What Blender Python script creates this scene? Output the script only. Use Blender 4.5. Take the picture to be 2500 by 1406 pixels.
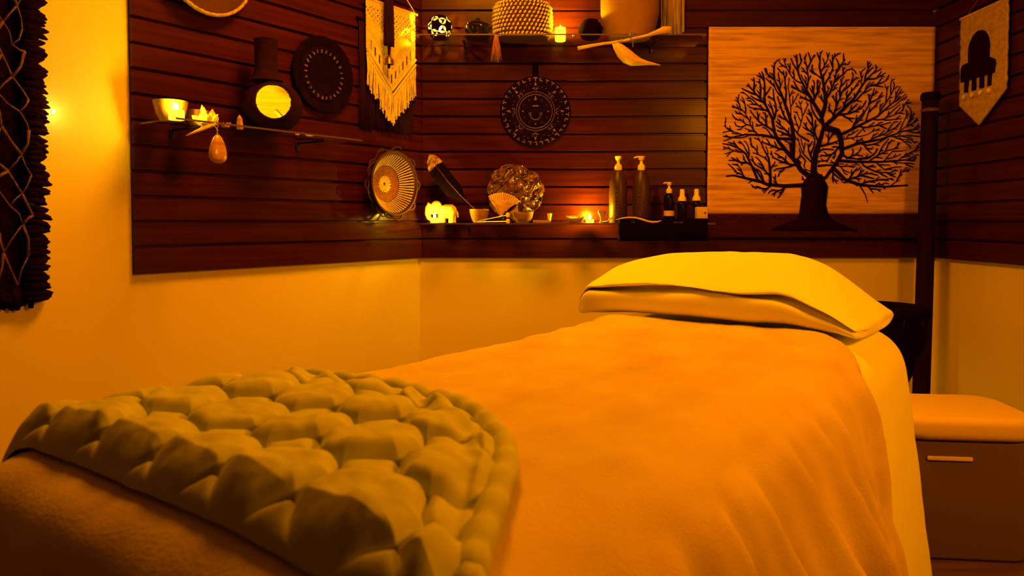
import bpy, bmesh, math, random
import numpy as np
from mathutils import Vector, Matrix, noise

for _o in list(bpy.data.objects):
    bpy.data.objects.remove(_o)
SC = bpy.context.scene
COL = SC.collection

# ------------------------------------------------------------------ camera
FPX = 1800.0                       # focal length in pixels of the 2500 px wide frame
CAMZ, PITCH, SHIFT = 0.95, math.radians(2.0), -0.0397
cam = bpy.data.cameras.new('camera')
cam.sensor_width = 36.0
cam.lens = FPX / 2500 * 36.0
cam.shift_y = SHIFT
cam.clip_start = 0.02
cam.dof.use_dof = True
cam.dof.focus_distance = 2.6
cam.dof.aperture_fstop = 8.0
camo = bpy.data.objects.new('camera', cam)
camo.location = (0, 0, CAMZ)
camo.rotation_euler = (math.pi / 2 - PITCH, 0, 0)
COL.objects.link(camo)
SC.camera = camo

# ------------------------------------------------------------------ view, world, main light
SC.view_settings.view_transform = 'Standard'
SC.view_settings.look = 'None'
SC.view_settings.gamma = 1.0
SC.view_settings.use_curve_mapping = False
SC.view_settings.exposure = 2.0
world = bpy.data.worlds.new('world')
world.use_nodes = True
world.node_tree.nodes['Background'].inputs[0].default_value = (0.05, 0.012, 0.0, 1)
world.node_tree.nodes['Background'].inputs[1].default_value = 0.05
SC.world = world
AMBER = (1.0, 0.265, 0.0004)
FLAME = (1.0, 0.52, 0.003)


def area_light(name, loc, target, size, power, color=AMBER, shape='DISK'):
    l = bpy.data.lights.new(name, 'AREA')
    l.shape = shape
    l.size = size
    l.energy = power
    l.color = color
    o = bpy.data.objects.new(name, l)
    o.location = loc
    o.rotation_euler = (Vector(target) - Vector(loc)).to_track_quat('-Z', 'Y').to_euler()
    COL.objects.link(o)
    return o


def point_light(name, loc, power, color=FLAME, radius=0.006):
    l = bpy.data.lights.new(name, 'POINT')
    l.energy = power
    l.color = color
    l.shadow_soft_size = radius
    o = bpy.data.objects.new(name, l)
    o.location = loc
    COL.objects.link(o)
    return o


area_light('ceiling_light', (-0.12, 2.0, 2.38), (-0.15, 2.3, 0.7), 0.55, 12.5)
area_light('shaded_lamp', (1.58, 0.50, 1.72), (-0.35, 2.3, 0.70), 0.40, 7.5)

# ------------------------------------------------------------------ layout (metres)
YB = 3.23                                   # face of the slats on the back wall
CX = -0.397                                 # where the left and back slats meet
DL = Vector((0.581, 0.814, 0)).normalized()  # along the left wall, towards the corner
NL = Vector((DL.y, -DL.x, 0))               # out of the left wall into the room
RZL = math.atan2(DL.y, DL.x)
XR = 1.834                                  # face of the slats on the right wall
RZR = -math.pi / 2
PITCHZ = 0.0762                             # slat pitch
ZP0 = 0.792                                 # lower edge of the slats
Z_LOW, Z_LEFT, Z_UP = 0.944, 1.243, 1.714   # glass shelf tops
CEIL = 2.5


def ray(px, py):
    a = (px - 1250.0) / FPX
    b = (703.0 - py) / FPX + SHIFT * 2500.0 / FPX
    s, c = math.sin(PITCH), math.cos(PITCH)
    return Vector((a, c + b * s, -s + b * c))


def on_y(px, py, y):
    d = ray(px, py)
    return Vector((0, 0, CAMZ)) + d * (y / d.y)


def on_left(px, py, off=0.0):
    d = ray(px, py)
    p0 = Vector((CX, YB, CAMZ)) + NL * off
    o = Vector((0, 0, CAMZ))
    return o + d * ((p0 - o).dot(NL) / d.dot(NL))


def on_right(px, py, off=0.0):
    d = ray(px, py)
    return Vector((0, 0, CAMZ)) + d * ((XR - off) / d.x)


# ------------------------------------------------------------------ mesh building
class MB:
    def __init__(self):
        self.v, self.f = [], []

    def add(self, vs, fs, m=None):
        b = len(self.v)
        if m is None:
            self.v += [tuple(p) for p in vs]
        else:
            self.v += [tuple(m @ Vector(p)) for p in vs]
        self.f += [tuple(i + b for i in f) for f in fs]
        return self

    def box(self, c, s, bev=0.0, m=None, seg=2):
        bm = bmesh.new()
        bmesh.ops.create_cube(bm, size=1.0)
        for v in bm.verts:
            v.co = Vector((v.co.x * s[0] + c[0], v.co.y * s[1] + c[1], v.co.z * s[2] + c[2]))
        if bev:
            bmesh.ops.bevel(bm, geom=list(bm.edges), offset=min(bev, min(s) * 0.49), segments=seg, profile=0.5, affect='EDGES')
        bm.verts.index_update()
        self.add([v.co for v in bm.verts], [[v.index for v in f.verts] for f in bm.faces], m)
        bm.free()
        return self

    def lathe(self, prof, n=32, c=(0, 0, 0), m=None, sx=1.0, sy=1.0, caps=True):
        vs, fs = [], []
        for r, z in prof:
            for i in range(n):
                a = 2 * math.pi * i / n
                vs.append((c[0] + max(r, 1e-4) * sx * math.cos(a), c[1] + max(r, 1e-4) * sy * math.sin(a), c[2] + z))
        for k in range(len(prof) - 1):
            for i in range(n):
                j = (i + 1) % n
                fs.append((k * n + i, k * n + j, (k + 1) * n + j, (k + 1) * n + i))
        if caps:
            fs.append(tuple(range(n - 1, -1, -1)))
            b = (len(prof) - 1) * n
            fs.append(tuple(b + i for i in range(n)))
        return self.add(vs, fs, m)

    def rbox(self, c, s, r, bev):
        """box with rounded upright corners of radius r and softened top and bottom edges"""
        bm = bmesh.new()
        bmesh.ops.create_cube(bm, size=1.0)
        for v in bm.verts:
            v.co = Vector((v.co.x * s[0] + c[0], v.co.y * s[1] + c[1], v.co.z * s[2] + c[2]))
        up = [e for e in bm.edges if abs(e.verts[0].co.z - e.verts[1].co.z) > s[2] * 0.5]
        bmesh.ops.bevel(bm, geom=up, offset=r, segments=8, profile=0.5, affect='EDGES')
        cap = [e for e in bm.edges if abs(e.verts[0].co.z - e.verts[1].co.z) < 1e-5]
        bmesh.ops.bevel(bm, geom=cap, offset=bev, segments=5, profile=0.5, affect='EDGES')
        bm.verts.index_update()
        self.add([v.co for v in bm.verts], [[v.index for v in f.verts] for f in bm.faces])
        bm.free()
        return self

    def tube(self, pts, r, n=6, m=None, closed=False, flat=1.0, up=None):
        pts = [Vector(p) for p in pts]
        k = len(pts)
        rs = [r] * k if not hasattr(r, '__len__') else list(r)
        vs, fs = [], []
        prev = None
        for i, p in enumerate(pts):
            if closed:
                t = pts[(i + 1) % k] - pts[i - 1]
            else:
                t = pts[min(i + 1, k - 1)] - pts[max(i - 1, 0)]
            if t.length < 1e-9:
                t = Vector((0, 0, 1))
            t.normalize()
            if prev is None:
                h = Vector(up) if up is not None else (Vector((0, 0, 1)) if abs(t.z) < 0.9 else Vector((0, 1, 0)))
                nrm = (h - t * h.dot(t)).normalized()
            else:
                nrm = prev - t * prev.dot(t)
                nrm = nrm.normalized() if nrm.length > 1e-6 else prev
            prev = nrm
            bi = t.cross(nrm)
            for j in range(n):
                a = 2 * math.pi * j / n
                vs.append(p + (nrm * math.cos(a) * flat + bi * math.sin(a)) * rs[i])
        for i in range(k if closed else k - 1):
            i2 = (i + 1) % k
            for j in range(n):
                j2 = (j + 1) % n
                fs.append((i * n + j, i * n + j2, i2 * n + j2, i2 * n + j))
        if not closed:
            fs.append(tuple(range(n - 1, -1, -1)))
            fs.append(tuple((k - 1) * n + j for j in range(n)))
        return self.add(vs, fs, m)

    def grid(self, nu, nv, fn, closed_u=False, keep=None):
        vs, fs = [], []
        cu = nu if closed_u else nu + 1
        for j in range(nv + 1):
            for i in range(cu):
                vs.append(fn(i / nu, j / nv))
        for j in range(nv):
            for i in range(nu):
                i2 = (i + 1) % cu
                if keep is None or keep((i + 0.5) / nu, (j + 0.5) / nv):
                    fs.append((j * cu + i, j * cu + i2, (j + 1) * cu + i2, (j + 1) * cu + i))
        return self.add(vs, fs)

    def prism(self, pts, y0, y1, m=None):
        """outline in the xz plane, thickness along y"""
        n = len(pts)
        vs = [(p[0], y0, p[1]) for p in pts] + [(p[0], y1, p[1]) for p in pts]
        fs = [tuple(range(n)), tuple(range(2 * n - 1, n - 1, -1))]
        for i in range(n):
            j = (i + 1) % n
            fs.append((i, i + n, j + n, j))
        return self.add(vs, fs, m)

    def ell(self, c, r, rot=None, nu=18, nv=12):
        m = Matrix.Translation(c) @ (rot.to_4x4() if rot is not None else Matrix())
        vs, fs = [], []
        for j in range(nv + 1):
            t = math.pi * j / nv
            for i in range(nu):
                a = 2 * math.pi * i / nu
                vs.append((r[0] * max(math.sin(t), 1e-4) * math.cos(a), r[1] * max(math.sin(t), 1e-4) * math.sin(a), -r[2] * math.cos(t)))
        for j in range(nv):
            for i in range(nu):
                i2 = (i + 1) % nu
                fs.append((j * nu + i, j * nu + i2, (j + 1) * nu + i2, (j + 1) * nu + i))
        return self.add(vs, fs, m)

    def build(self, name, mat, parent=None, smooth=True, mods=(), label=None):
        me = bpy.data.meshes.new(name)
        me.from_pydata(self.v, [], self.f)
        bm = bmesh.new()
        bm.from_mesh(me)
        bmesh.ops.recalc_face_normals(bm, faces=list(bm.faces))
        bm.to_mesh(me)
        bm.free()
        if smooth:
            for p in me.polygons:
                p.use_smooth = True
            if smooth != 'all':
                me.set_sharp_from_angle(angle=math.radians(38))
        me.materials.append(mat)
        o = bpy.data.objects.new(name, me)
        COL.objects.link(o)
        if parent is not None:
            o.parent = parent
        for kind, kw in mods:
            md = o.modifiers.new(kind.lower(), kind)
            for a, b in kw.items():
                setattr(md, a, b)
        if label:
            o['label'] = label
        return o


def bake(o):
    """replace a mesh by its evaluated shape, so that it is one continuous surface"""
    dg = bpy.context.evaluated_depsgraph_get()
    dg.update()
    me = bpy.data.meshes.new_from_object(o.evaluated_get(dg))
    o.modifiers.clear()
    bm = bmesh.new()
    bm.from_mesh(me)
    bm.verts.ensure_lookup_table()
    seen, best = set(), []
    for v in bm.verts:                       # keep the outer skin only
        if v.index in seen:
            continue
        part, todo = [], [v]
        seen.add(v.index)
        while todo:
            q = todo.pop()
            part.append(q)
            for e in q.link_edges:
                n = e.other_vert(q)
                if n.index not in seen:
                    seen.add(n.index)
                    todo.append(n)
        if len(part) > len(best):
            best = part
    keep = set(best)
    bmesh.ops.delete(bm, geom=[v for v in bm.verts if v not in keep], context='VERTS')
    bm.to_mesh(me)
    bm.free()
    o.data = me
    return o


def tag(o, label, cat, group=None, loc=None, rz=None):
    o['label'] = label
    o['category'] = cat
    if group:
        o['group'] = group
    if loc is not None:
        o.location = loc
    if rz is not None:
        o.rotation_euler = (0, 0, rz)
    return o


def thing(name, label, cat, loc=(0, 0, 0), rz=0.0, group=None):
    o = bpy.data.objects.new(name, None)
    o.empty_display_size = 0.05
    COL.objects.link(o)
    return tag(o, label, cat, group, loc, rz)


def dup(root, loc, rz, label, group=None):
    r = root.copy()
    COL.objects.link(r)
    r.location = loc
    r.rotation_euler = (0, 0, rz)
    r['label'] = label
    if group:
        r['group'] = group
    for ch in list(root.children):
        c = ch.copy()
        COL.objects.link(c)
        c.parent = r
        for g in list(ch.children):
            d = g.copy()
            COL.objects.link(d)
            d.parent = c
    return r


def structure(o):
    o['kind'] = 'structure'
    return o


def lettering(text, size, mat, parent, loc, rot, depth=0.0004):
    cu = bpy.data.curves.new('lettering', 'FONT')
    cu.body = text
    cu.size = size
    cu.extrude = depth
    cu.align_x = 'CENTER'
    cu.align_y = 'CENTER'
    cu.materials.append(mat)
    tmp = bpy.data.objects.new('lettering_curve', cu)
    me = bpy.data.meshes.new_from_object(tmp)
    bpy.data.objects.remove(tmp)
    o = bpy.data.objects.new('lettering', me)
    COL.objects.link(o)
    o.parent = parent
    o.location = loc
    o.rotation_euler = rot
    return o


# ------------------------------------------------------------------ materials
def mat(name, col, rough=0.7, var=0.0, scale=(20, 20, 20), detail=4.0, col2=None, bump=0.0, bscale=None, coat=0.0,
        metal=0.0, sheen=0.0, emit=None, estr=0.0, spec=0.5, sss=0.0, trans=0.0, ramp=(0.35, 0.65)):
    m = bpy.data.materials.new(name)
    m.use_nodes = True
    nt = m.node_tree
    b = nt.nodes['Principled BSDF']
    b.inputs['Base Color'].default_value = (*col, 1)
    b.inputs['Roughness'].default_value = rough
    b.inputs['Metallic'].default_value = metal
    b.inputs['Specular IOR Level'].default_value = spec
    b.inputs['Coat Weight'].default_value = coat
    b.inputs['Coat Roughness'].default_value = 0.12
    b.inputs['Sheen Weight'].default_value = sheen
    b.inputs['Transmission Weight'].default_value = trans
    if sss:
        b.inputs['Subsurface Weight'].default_value = sss
        b.inputs['Subsurface Radius'].default_value = (0.02, 0.01, 0.004)
        b.inputs['Subsurface Scale'].default_value = 0.5
    if emit:
        b.inputs['Emission Color'].default_value = (*emit, 1)
        b.inputs['Emission Strength'].default_value = estr
    if var or bump or col2:
        tc = nt.nodes.new('ShaderNodeTexCoord')

        def noisetex(sc):
            mp = nt.nodes.new('ShaderNodeMapping')
            mp.inputs['Scale'].default_value = sc
            n = nt.nodes.new('ShaderNodeTexNoise')
            n.inputs['Scale'].default_value = 1.0
            n.inputs['Detail'].default_value = detail
            nt.links.new(tc.outputs['Object'], mp.inputs[0])
            nt.links.new(mp.outputs[0], n.inputs['Vector'])
            return n
        if var or col2:
            n = noisetex(scale)
            r = nt.nodes.new('ShaderNodeValToRGB')
            r.color_ramp.elements[0].position = ramp[0]
            r.color_ramp.elements[1].position = ramp[1]
            c2 = col2 if col2 else tuple(c * (1 - var) for c in col)
            r.color_ramp.elements[0].color = (*c2, 1)
            r.color_ramp.elements[1].color = (*col, 1)
            nt.links.new(n.outputs['Fac'], r.inputs[0])
            nt.links.new(r.outputs[0], b.inputs['Base Color'])
        if bump:
            n2 = noisetex(bscale or scale)
            bp = nt.nodes.new('ShaderNodeBump')
            bp.inputs['Strength'].default_value = bump
            bp.inputs['Distance'].default_value = 0.004
            nt.links.new(n2.outputs['Fac'], bp.inputs['Height'])
            nt.links.new(bp.outputs[0], b.inputs['Normal'])
    return m


def glass_mat(name, tint):
    m = bpy.data.materials.new(name)
    m.use_nodes = True
    nt = m.node_tree
    nt.nodes.remove(nt.nodes['Principled BSDF'])
    out = nt.nodes['Material Output']
    t = nt.nodes.new('ShaderNodeBsdfTransparent')
    t.inputs[0].default_value = (*tint, 1)
    g = nt.nodes.new('ShaderNodeBsdfGlossy')
    g.inputs['Roughness'].default_value = 0.03
    fr = nt.nodes.new('ShaderNodeFresnel')
    fr.inputs[0].default_value = 1.5
    mx = nt.nodes.new('ShaderNodeMixShader')
    geo = nt.nodes.new('ShaderNodeNewGeometry')
    inv = nt.nodes.new('ShaderNodeMath')          # no total reflection on the way out of the thin pane
    inv.operation = 'SUBTRACT'
    inv.inputs[0].default_value = 1.0
    nt.links.new(geo.outputs['Backfacing'], inv.inputs[1])
    mul = nt.nodes.new('ShaderNodeMath')
    mul.operation = 'MULTIPLY'
    nt.links.new(fr.outputs[0], mul.inputs[0])
    nt.links.new(inv.outputs[0], mul.inputs[1])
    nt.links.new(mul.outputs[0], mx.inputs[0])
    nt.links.new(t.outputs[0], mx.inputs[1])
    nt.links.new(g.outputs[0], mx.inputs[2])
    nt.links.new(mx.outputs[0], out.inputs[0])
    return m


M = {}
M['paint'] = mat('wall_paint', (0.74, 0.66, 0.50), 0.55, bump=0.05, bscale=(90, 90, 90))
M['ceiling'] = mat('ceiling_paint', (0.30, 0.24, 0.17), 0.8)
M['rearpaint'] = mat('dark_brown_paint', (0.06, 0.035, 0.025), 0.8)
M['floor'] = mat('floor_boards', (0.10, 0.05, 0.03), 0.45, var=0.4, scale=(3, 30, 3))
M['wood'] = mat('mahogany_slats', (0.052, 0.0075, 0.0012), 0.30, col2=(0.030, 0.0036, 0.0006), scale=(2.5, 40, 55), spec=0.12, coat=0.04, bump=0.06, bscale=(3, 60, 120))
M['glass'] = glass_mat('shelf_glass', (0.93, 0.95, 0.92))
M['groundglass'] = mat('ground_glass_edge', (0.075, 0.045, 0.02), 0.5)
M['metal'] = mat('dark_bracket_metal', (0.03, 0.02, 0.015), 0.4, metal=0.8)
M['steel'] = mat('bright_steel', (0.75, 0.7, 0.62), 0.2, metal=1.0)
M['blanket'] = mat('fleece_blanket', (0.69, 0.56, 0.38), 0.95, col2=(0.55, 0.41, 0.26), scale=(6, 9, 7), detail=7, bump=0.25, bscale=(260, 260, 260), sheen=0.3, ramp=(0.3, 0.62))
M['sheet'] = mat('cream_cotton', (0.90, 0.93, 0.66), 0.9, bump=0.12, bscale=(30, 30, 30), sheen=0.1)
M['cushion'] = mat('pillow_filling', (0.72, 0.62, 0.46), 0.95, bump=0.2, bscale=(25, 25, 25))
M['quilt'] = mat('grey_green_quilt', (0.50, 0.56, 0.33), 0.8, var=0.12, scale=(40, 40, 40), bump=0.15, bscale=(60, 60, 60), sheen=0.15)
M['vinyl'] = mat('table_vinyl', (0.05, 0.035, 0.03), 0.5)
M['beech'] = mat('table_beech', (0.45, 0.28, 0.14), 0.45, var=0.3, scale=(8, 8, 60))
M['black'] = mat('black_plastic', (0.003, 0.0008, 0.0006), 0.6, spec=0.03)
M['blackgloss'] = mat('black_glaze', (0.010, 0.007, 0.006), 0.1, coat=0.5)
M['ebony'] = mat('dark_carved_wood', (0.008, 0.0016, 0.0008), 0.7, spec=0.03, var=0.4, scale=(40, 40, 40), bump=0.2, bscale=(60, 60, 60))
M['darkwood'] = mat('dark_turned_wood', (0.016, 0.0032, 0.0014), 0.7, spec=0.04, var=0.4, scale=(30, 30, 8))
M['midwood'] = mat('olive_wood', (0.42, 0.24, 0.11), 0.5, var=0.35, scale=(20, 20, 90))
M['palewood'] = mat('pale_carved_wood', (0.70, 0.48, 0.23), 0.45, var=0.25, scale=(30, 60, 90))
M['cotton'] = mat('macrame_cotton', (0.74, 0.62, 0.36), 0.95, var=0.25, scale=(80, 80, 80), bump=0.5, bscale=(160, 160, 160))
M['straw'] = mat('straw_raffia', (0.48, 0.34, 0.16), 0.9, var=0.4, scale=(120, 120, 12))
M['brownyarn'] = mat('dark_brown_yarn', (0.026, 0.0055, 0.003), 0.95, spec=0.1, var=0.45, scale=(160, 160, 14))
M['darkweave'] = mat('dark_woven_wool', (0.012, 0.0028, 0.0014), 1.0, spec=0.03, var=0.55, scale=(70, 70, 70), bump=0.8, bscale=(150, 150, 150))
M['tancord'] = mat('tan_cord', (0.16, 0.065, 0.025), 0.95, var=0.6, scale=(100, 100, 100), bump=0.5, bscale=(200, 200, 200))
M['gold'] = mat('worn_gold_relief', (0.26, 0.14, 0.04), 0.5, var=0.7, scale=(120, 120, 120), metal=0.3)
M['linen'] = mat('grass_cloth', (0.74, 0.47, 0.21), 0.95, col2=(0.40, 0.215, 0.085), scale=(5, 40, 75), detail=5, bump=0.35, bscale=(12, 60, 260), ramp=(0.28, 0.58))
M['brownlinen'] = mat('brown_grass_cloth', (0.050, 0.011, 0.005), 0.95, spec=0.03, var=0.35, scale=(30, 40, 150), bump=0.3, bscale=(20, 60, 240))
M['felt'] = mat('dark_brown_felt', (0.014, 0.0026, 0.0012), 1.0, spec=0.02, var=0.4, scale=(150, 150, 150))
M['pearl'] = mat('cowrie_shell', (0.80, 0.68, 0.44), 0.35, var=0.3, scale=(60, 60, 60), coat=0.3)
M['basketdark'] = mat('dark_basket_fibre', (0.06, 0.016, 0.006), 0.85, var=0.4, scale=(120, 120, 120))
M['basketred'] = mat('red_brown_coil', (0.26, 0.085, 0.03), 0.8, var=0.4, scale=(90, 90, 90))
M['basketpale'] = mat('pale_coil', (0.62, 0.46, 0.22), 0.8, var=0.3, scale=(90, 90, 90))
M['ivory'] = mat('ivory_resin', (0.85, 0.72, 0.42), 0.4, coat=0.2, sss=0.2)
M['wax'] = mat('glowing_wax', (0.9, 0.75, 0.4), 0.5, emit=(1.0, 0.52, 0.01), estr=1.5)
M['flame'] = mat('flame', (1, 0.9, 0.6), 0.5, emit=(1.0, 0.72, 0.30), estr=9.0)
M['bulb'] = mat('lantern_bulb', (1, 0.9, 0.6), 0.5, emit=(1.0, 0.66, 0.22), estr=5.0)
M['clay'] = mat('terracotta', (0.020, 0.0040, 0.0018), 0.8, spec=0.04, var=0.3, scale=(30, 30, 60), bump=0.2, bscale=(20, 20, 160))
M['tanclay'] = mat('tan_stoneware', (0.25, 0.125, 0.045), 0.6, var=0.3, scale=(9, 9, 5))
M['bowlglaze'] = mat('amber_ceramic', (0.30, 0.15, 0.05), 0.35, coat=0.2)
M['crystal'] = mat('pale_quartz', (0.85, 0.74, 0.52), 0.2, coat=0.4, sss=0.3)
M['amberstone'] = mat('banded_agate', (0.44, 0.24, 0.09), 0.3, col2=(0.22, 0.09, 0.03), scale=(8, 8, 45), coat=0.5, ramp=(0.2, 0.5))
M['shell'] = mat('abalone_shell', (0.17, 0.07, 0.022), 0.28, col2=(0.012, 0.003, 0.0015), scale=(45, 45, 45), coat=0.5, bump=0.4, bscale=(60, 60, 60))
M['feather'] = mat('dark_feather', (0.006, 0.0014, 0.0008), 0.9, spec=0.05, var=0.5, scale=(150, 30, 150))
M['feathertip'] = mat('mottled_feather_tip', (0.52, 0.34, 0.13), 0.9, col2=(0.12, 0.05, 0.02), scale=(50, 50, 50))
M['olive'] = mat('olive_bottle', (0.050, 0.022, 0.006), 0.4, spec=0.3)
M['pump'] = mat('white_pump_plastic', (0.82, 0.72, 0.50), 0.4)
M['amberglass'] = mat('dark_amber_bottle', (0.006, 0.0015, 0.001), 0.3, spec=0.10)
M['labelpaper'] = mat('cream_label', (0.66, 0.50, 0.26), 0.7, var=0.2, scale=(60, 60, 60))
M['ink'] = mat('pale_print', (0.09, 0.05, 0.02), 0.7)
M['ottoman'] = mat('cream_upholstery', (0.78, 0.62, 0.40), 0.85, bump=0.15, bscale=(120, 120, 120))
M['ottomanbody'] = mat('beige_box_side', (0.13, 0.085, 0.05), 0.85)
M['drumcover'] = mat('black_drum_cover', (0.005, 0.0010, 0.0008), 0.95, spec=0.02, bump=0.2, bscale=(60, 60, 60))


# ------------------------------------------------------------------ room
def slab(name, pts, z0, z1, m, smooth=False):
    """vertical prism over a plan outline"""
    n = len(pts)
    mb = MB()
    mb.add([(p[0], p[1], z0) for p in pts] + [(p[0], p[1], z1) for p in pts],
           [tuple(range(n)), tuple(range(2 * n - 1, n - 1, -1))] + [(i, (i + 1) % n, (i + 1) % n + n, i + n) for i in range(n)])
    return structure(mb.build(name, m, smooth=smooth))


WB = YB + 0.02
WR = XR + 0.02
_c = Vector((CX, YB, 0)) - NL * 0.02
CW = _c + DL * ((WB - _c.y) / DL.y)          # plaster corner left/back
LE = CW - DL * 3.9                            # far end of the left wall
REAR = -1.6


def wall_between(name, a, b, out, z0=0.0, z1=CEIL, th=0.1, m='paint'):
    o = Vector(out).normalized() * th
    a, b = Vector(a), Vector(b)
    return slab(name, [a, b, b + o, a + o], z0, z1, M[m])


wall_between('wall_back', (CW.x - 0.1, WB, 0), (WR + 0.1, WB, 0), (0, 1, 0))
wall_between('wall_left', (LE.x, LE.y, 0), (CW.x, CW.y, 0), -NL)
wall_between('wall_right', (WR, WB, 0), (WR, REAR, 0), (1, 0, 0))
wall_between('wall_rear', (WR, REAR, 0), (LE.x, REAR, 0), (0, -1, 0), m='rearpaint')
wall_between('wall_side', (LE.x, REAR, 0), (LE.x, LE.y, 0), (-1, 0, 0), m='rearpaint')
plan = [(LE.x - 0.1, REAR - 0.1), (WR + 0.1, REAR - 0.1), (WR + 0.1, WB + 0.1), (CW.x - 0.1, WB + 0.1), (LE.x - 0.1, LE.y + 0.1)]
slab('floor', plan, -0.08, 0.0, M['floor'])
slab('ceiling', plan, CEIL, CEIL + 0.08, M['ceiling'])


def slat_panel(label, length, loc, rz, ztop=2.2):
    prof = [(0.019, ZP0), (0.0015, ZP0), (0.0, ZP0 + 0.0015)]
    k = -1
    while CAMZ + k * PITCHZ < ztop:
        z = CAMZ + k * PITCHZ
        prof += [(0.0, z - 0.0065), (0.002, z - 0.005), (0.0125, z - 0.005), (0.0125, z + 0.004), (0.002, z + 0.004), (0.0, z + 0.0055)]
        k += 1
    prof += [(0.0, ztop), (0.019, ztop)]
    n = len(prof)
    mb = MB()
    mb.add([(0, y, z) for y, z in prof] + [(length, y, z) for y, z in prof],
           [tuple(range(n)), tuple(range(2 * n - 1, n - 1, -1))] + [(i, (i + 1) % n, (i + 1) % n + n, i + n) for i in range(n)])
    o = mb.build('slatwall_panel', M['wood'], smooth=False)
    return tag(o, label, 'wall panel', 'dark wood slat panels round the corner', loc, rz)


LPL = 1.257
pL = Vector((CX, YB, 0)) - DL * LPL
slat_panel('dark wood slat panel on the angled left wall, with the dark round plate on it', LPL + 0.010, (pL.x, pL.y, 0), RZL)
slat_panel('wide dark wood slat panel on the back wall, with the sun disc and tree picture', XR - CX - 0.0075, (CX + 0.0065, YB, 0), 0)
slat_panel('near-black slat panel on the right wall, behind the small pale hanging', 1.6, (XR, YB - 0.001, 0), RZR)

slab('trim_1', [(CX + 0.0053, YB + 0.0097), (CX + 0.0060, YB + 0.0183), (CX - 0.0080, YB + 0.0185)], ZP0 + 0.001, 2.199, M['wood'])

# ------------------------------------------------------------------ massage table and bedding
# bed frame: local x = towards the head (u), local y = towards the far side, so w (towards the near side) = -y
BO = Vector((0.465, 1.645, 0))
BTOP = 0.715
HA, SR = 0.232, 0.115               # half width of the flat top, radius of the rounded shoulder
AMAX = math.radians(83)
U_FOOT, U_HEAD = -1.375, 0.34


def fbm(x, y, z=0.0, oct=3):
    return noise.fractal(Vector((x, y, z)), 1.0, 2.0, oct)


def shoulder(s, R=SR):
    """arc position s across the bed -> (w, z below the top, normal w, normal z, length hung down)"""
    a, sg = abs(s), (1 if s >= 0 else -1)
    if a <= HA:
        return s, 0.0, 0.0, 1.0, 0.0
    al = (a - HA) / R
    if al <= AMAX:
        return sg * (HA + R * math.sin(al)), -R * (1 - math.cos(al)), sg * math.sin(al), math.cos(al), 0.0
    d = a - HA - R * AMAX
    w = HA + R * math.sin(AMAX) + d * math.cos(AMAX)
    z = -R * (1 - math.cos(AMAX)) - d * math.sin(AMAX)
    return sg * w, z, sg * math.sin(AMAX), math.cos(AMAX), d


def footdrop(u):
    """rounded fall of the foot end; returns (u, extra drop)"""
    f = U_FOOT + 0.10
    if u > f:
        return u, 0.0
    a = f - u
    R = 0.075
    if a < R * 1.4:
        return f - R * math.sin(a / R), -R * (1 - math.cos(a / R))
    return f - R * math.sin(1.4), -R * (1 - math.cos(1.4)) - (a - R * 1.4)


def drape(u, s, h, folds=1.0, top=BTOP):
    w, z, nw, nz, d = shoulder(s)
    if s > 0:
        if folds:
            t = max(0.0, abs(s) - HA - 0.09)
            hd = min(1.0, max(0.25, (-0.25 - u) / 0.35))
            amp = folds * 0.025 * min(1.0, t / 0.18) * hd
            ph = 2 * math.pi * (u + 0.10 * t) / 0.120 + 2.2 * fbm(u * 2.2, 1.3) + 0.8
            h += amp * (math.sin(ph) + 0.45 * math.sin(2.1 * ph + 1.0)) + amp * 1.5
        w += (0.0 + 0.14 * min(1.0, max(0.0, (-0.3 - u) / 0.5))) * d
    w += nw * h
    z += nz * h
    uu, dz = footdrop(u)
    return Vector((uu, -w, max(0.03, top + z + dz)))


table = thing('massage_table', 'padded massage table on wooden legs hidden under the blanket and sheet', 'massage table', BO, RZL)
mb = MB()
mb.grid(4, 30, lambda a, b: (lambda q: Vector((U_FOOT + 0.13 + a * (U_HEAD - U_FOOT - 0.25), -q[0] * 0.93, BTOP - 0.035 + max(q[1], -0.10) * 0.9)))(shoulder((b - 0.5) * 2 * (HA + SR * 1.2))))
mb.build('cushion', M['vinyl'], table, mods=[('SOLIDIFY', {'thickness': 0.03, 'offset': -1.0})])
MB().box(((U_FOOT + U_HEAD) / 2, 0, BTOP - 0.165), (U_HEAD - U_FOOT - 0.30, 0.50, 0.05), 0.004).build('frame', M['beech'], table)
for lu in (U_FOOT + 0.28, U_HEAD - 0.30):
    for lw in (-0.235, 0.235):
        MB().box((lu, lw, (BTOP - 0.19) / 2), (0.05, 0.035, BTOP - 0.19), 0.004).build('leg', M['beech'], table)

# cream sheet over the whole head end, showing past the blanket hem
S_NEAR, S_FAR = 0.88, -0.62
mb = MB()


def sheet_fn(a, b):
    u = -0.35 + a * (U_HEAD + 0.35)
    s = S_FAR + b * (S_NEAR - S_FAR)
    p = drape(u, s, -0.010 + 0.002 * fbm(u * 9, s * 9, 4), folds=0)
    e = max(0.0, (u - (U_HEAD - 0.06)) / 0.06)
    p.z -= 0.05 * e * e
    return p


mb.grid(60, 110, sheet_fn)
tag(mb.build('sheet', M['sheet'], smooth='all', mods=[('SOLIDIFY', {'thickness': 0.002})]),
    'cream cotton sheet on the table, falling in a pale strip past the blanket hem', 'sheet', None, BO, RZL)

# fleece blanket
mb = MB()
BN, BF = 0.95, -0.66


def hem(s):
    k = min(1.0, max(0.0, (s - HA + 0.05) / 0.20))
    return 0.005 - 0.03 * max(0.0, -s - 0.1) - 0.20 * k * k * (3 - 2 * k) + 0.10 * max(0.0, s - HA - 0.2)


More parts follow.
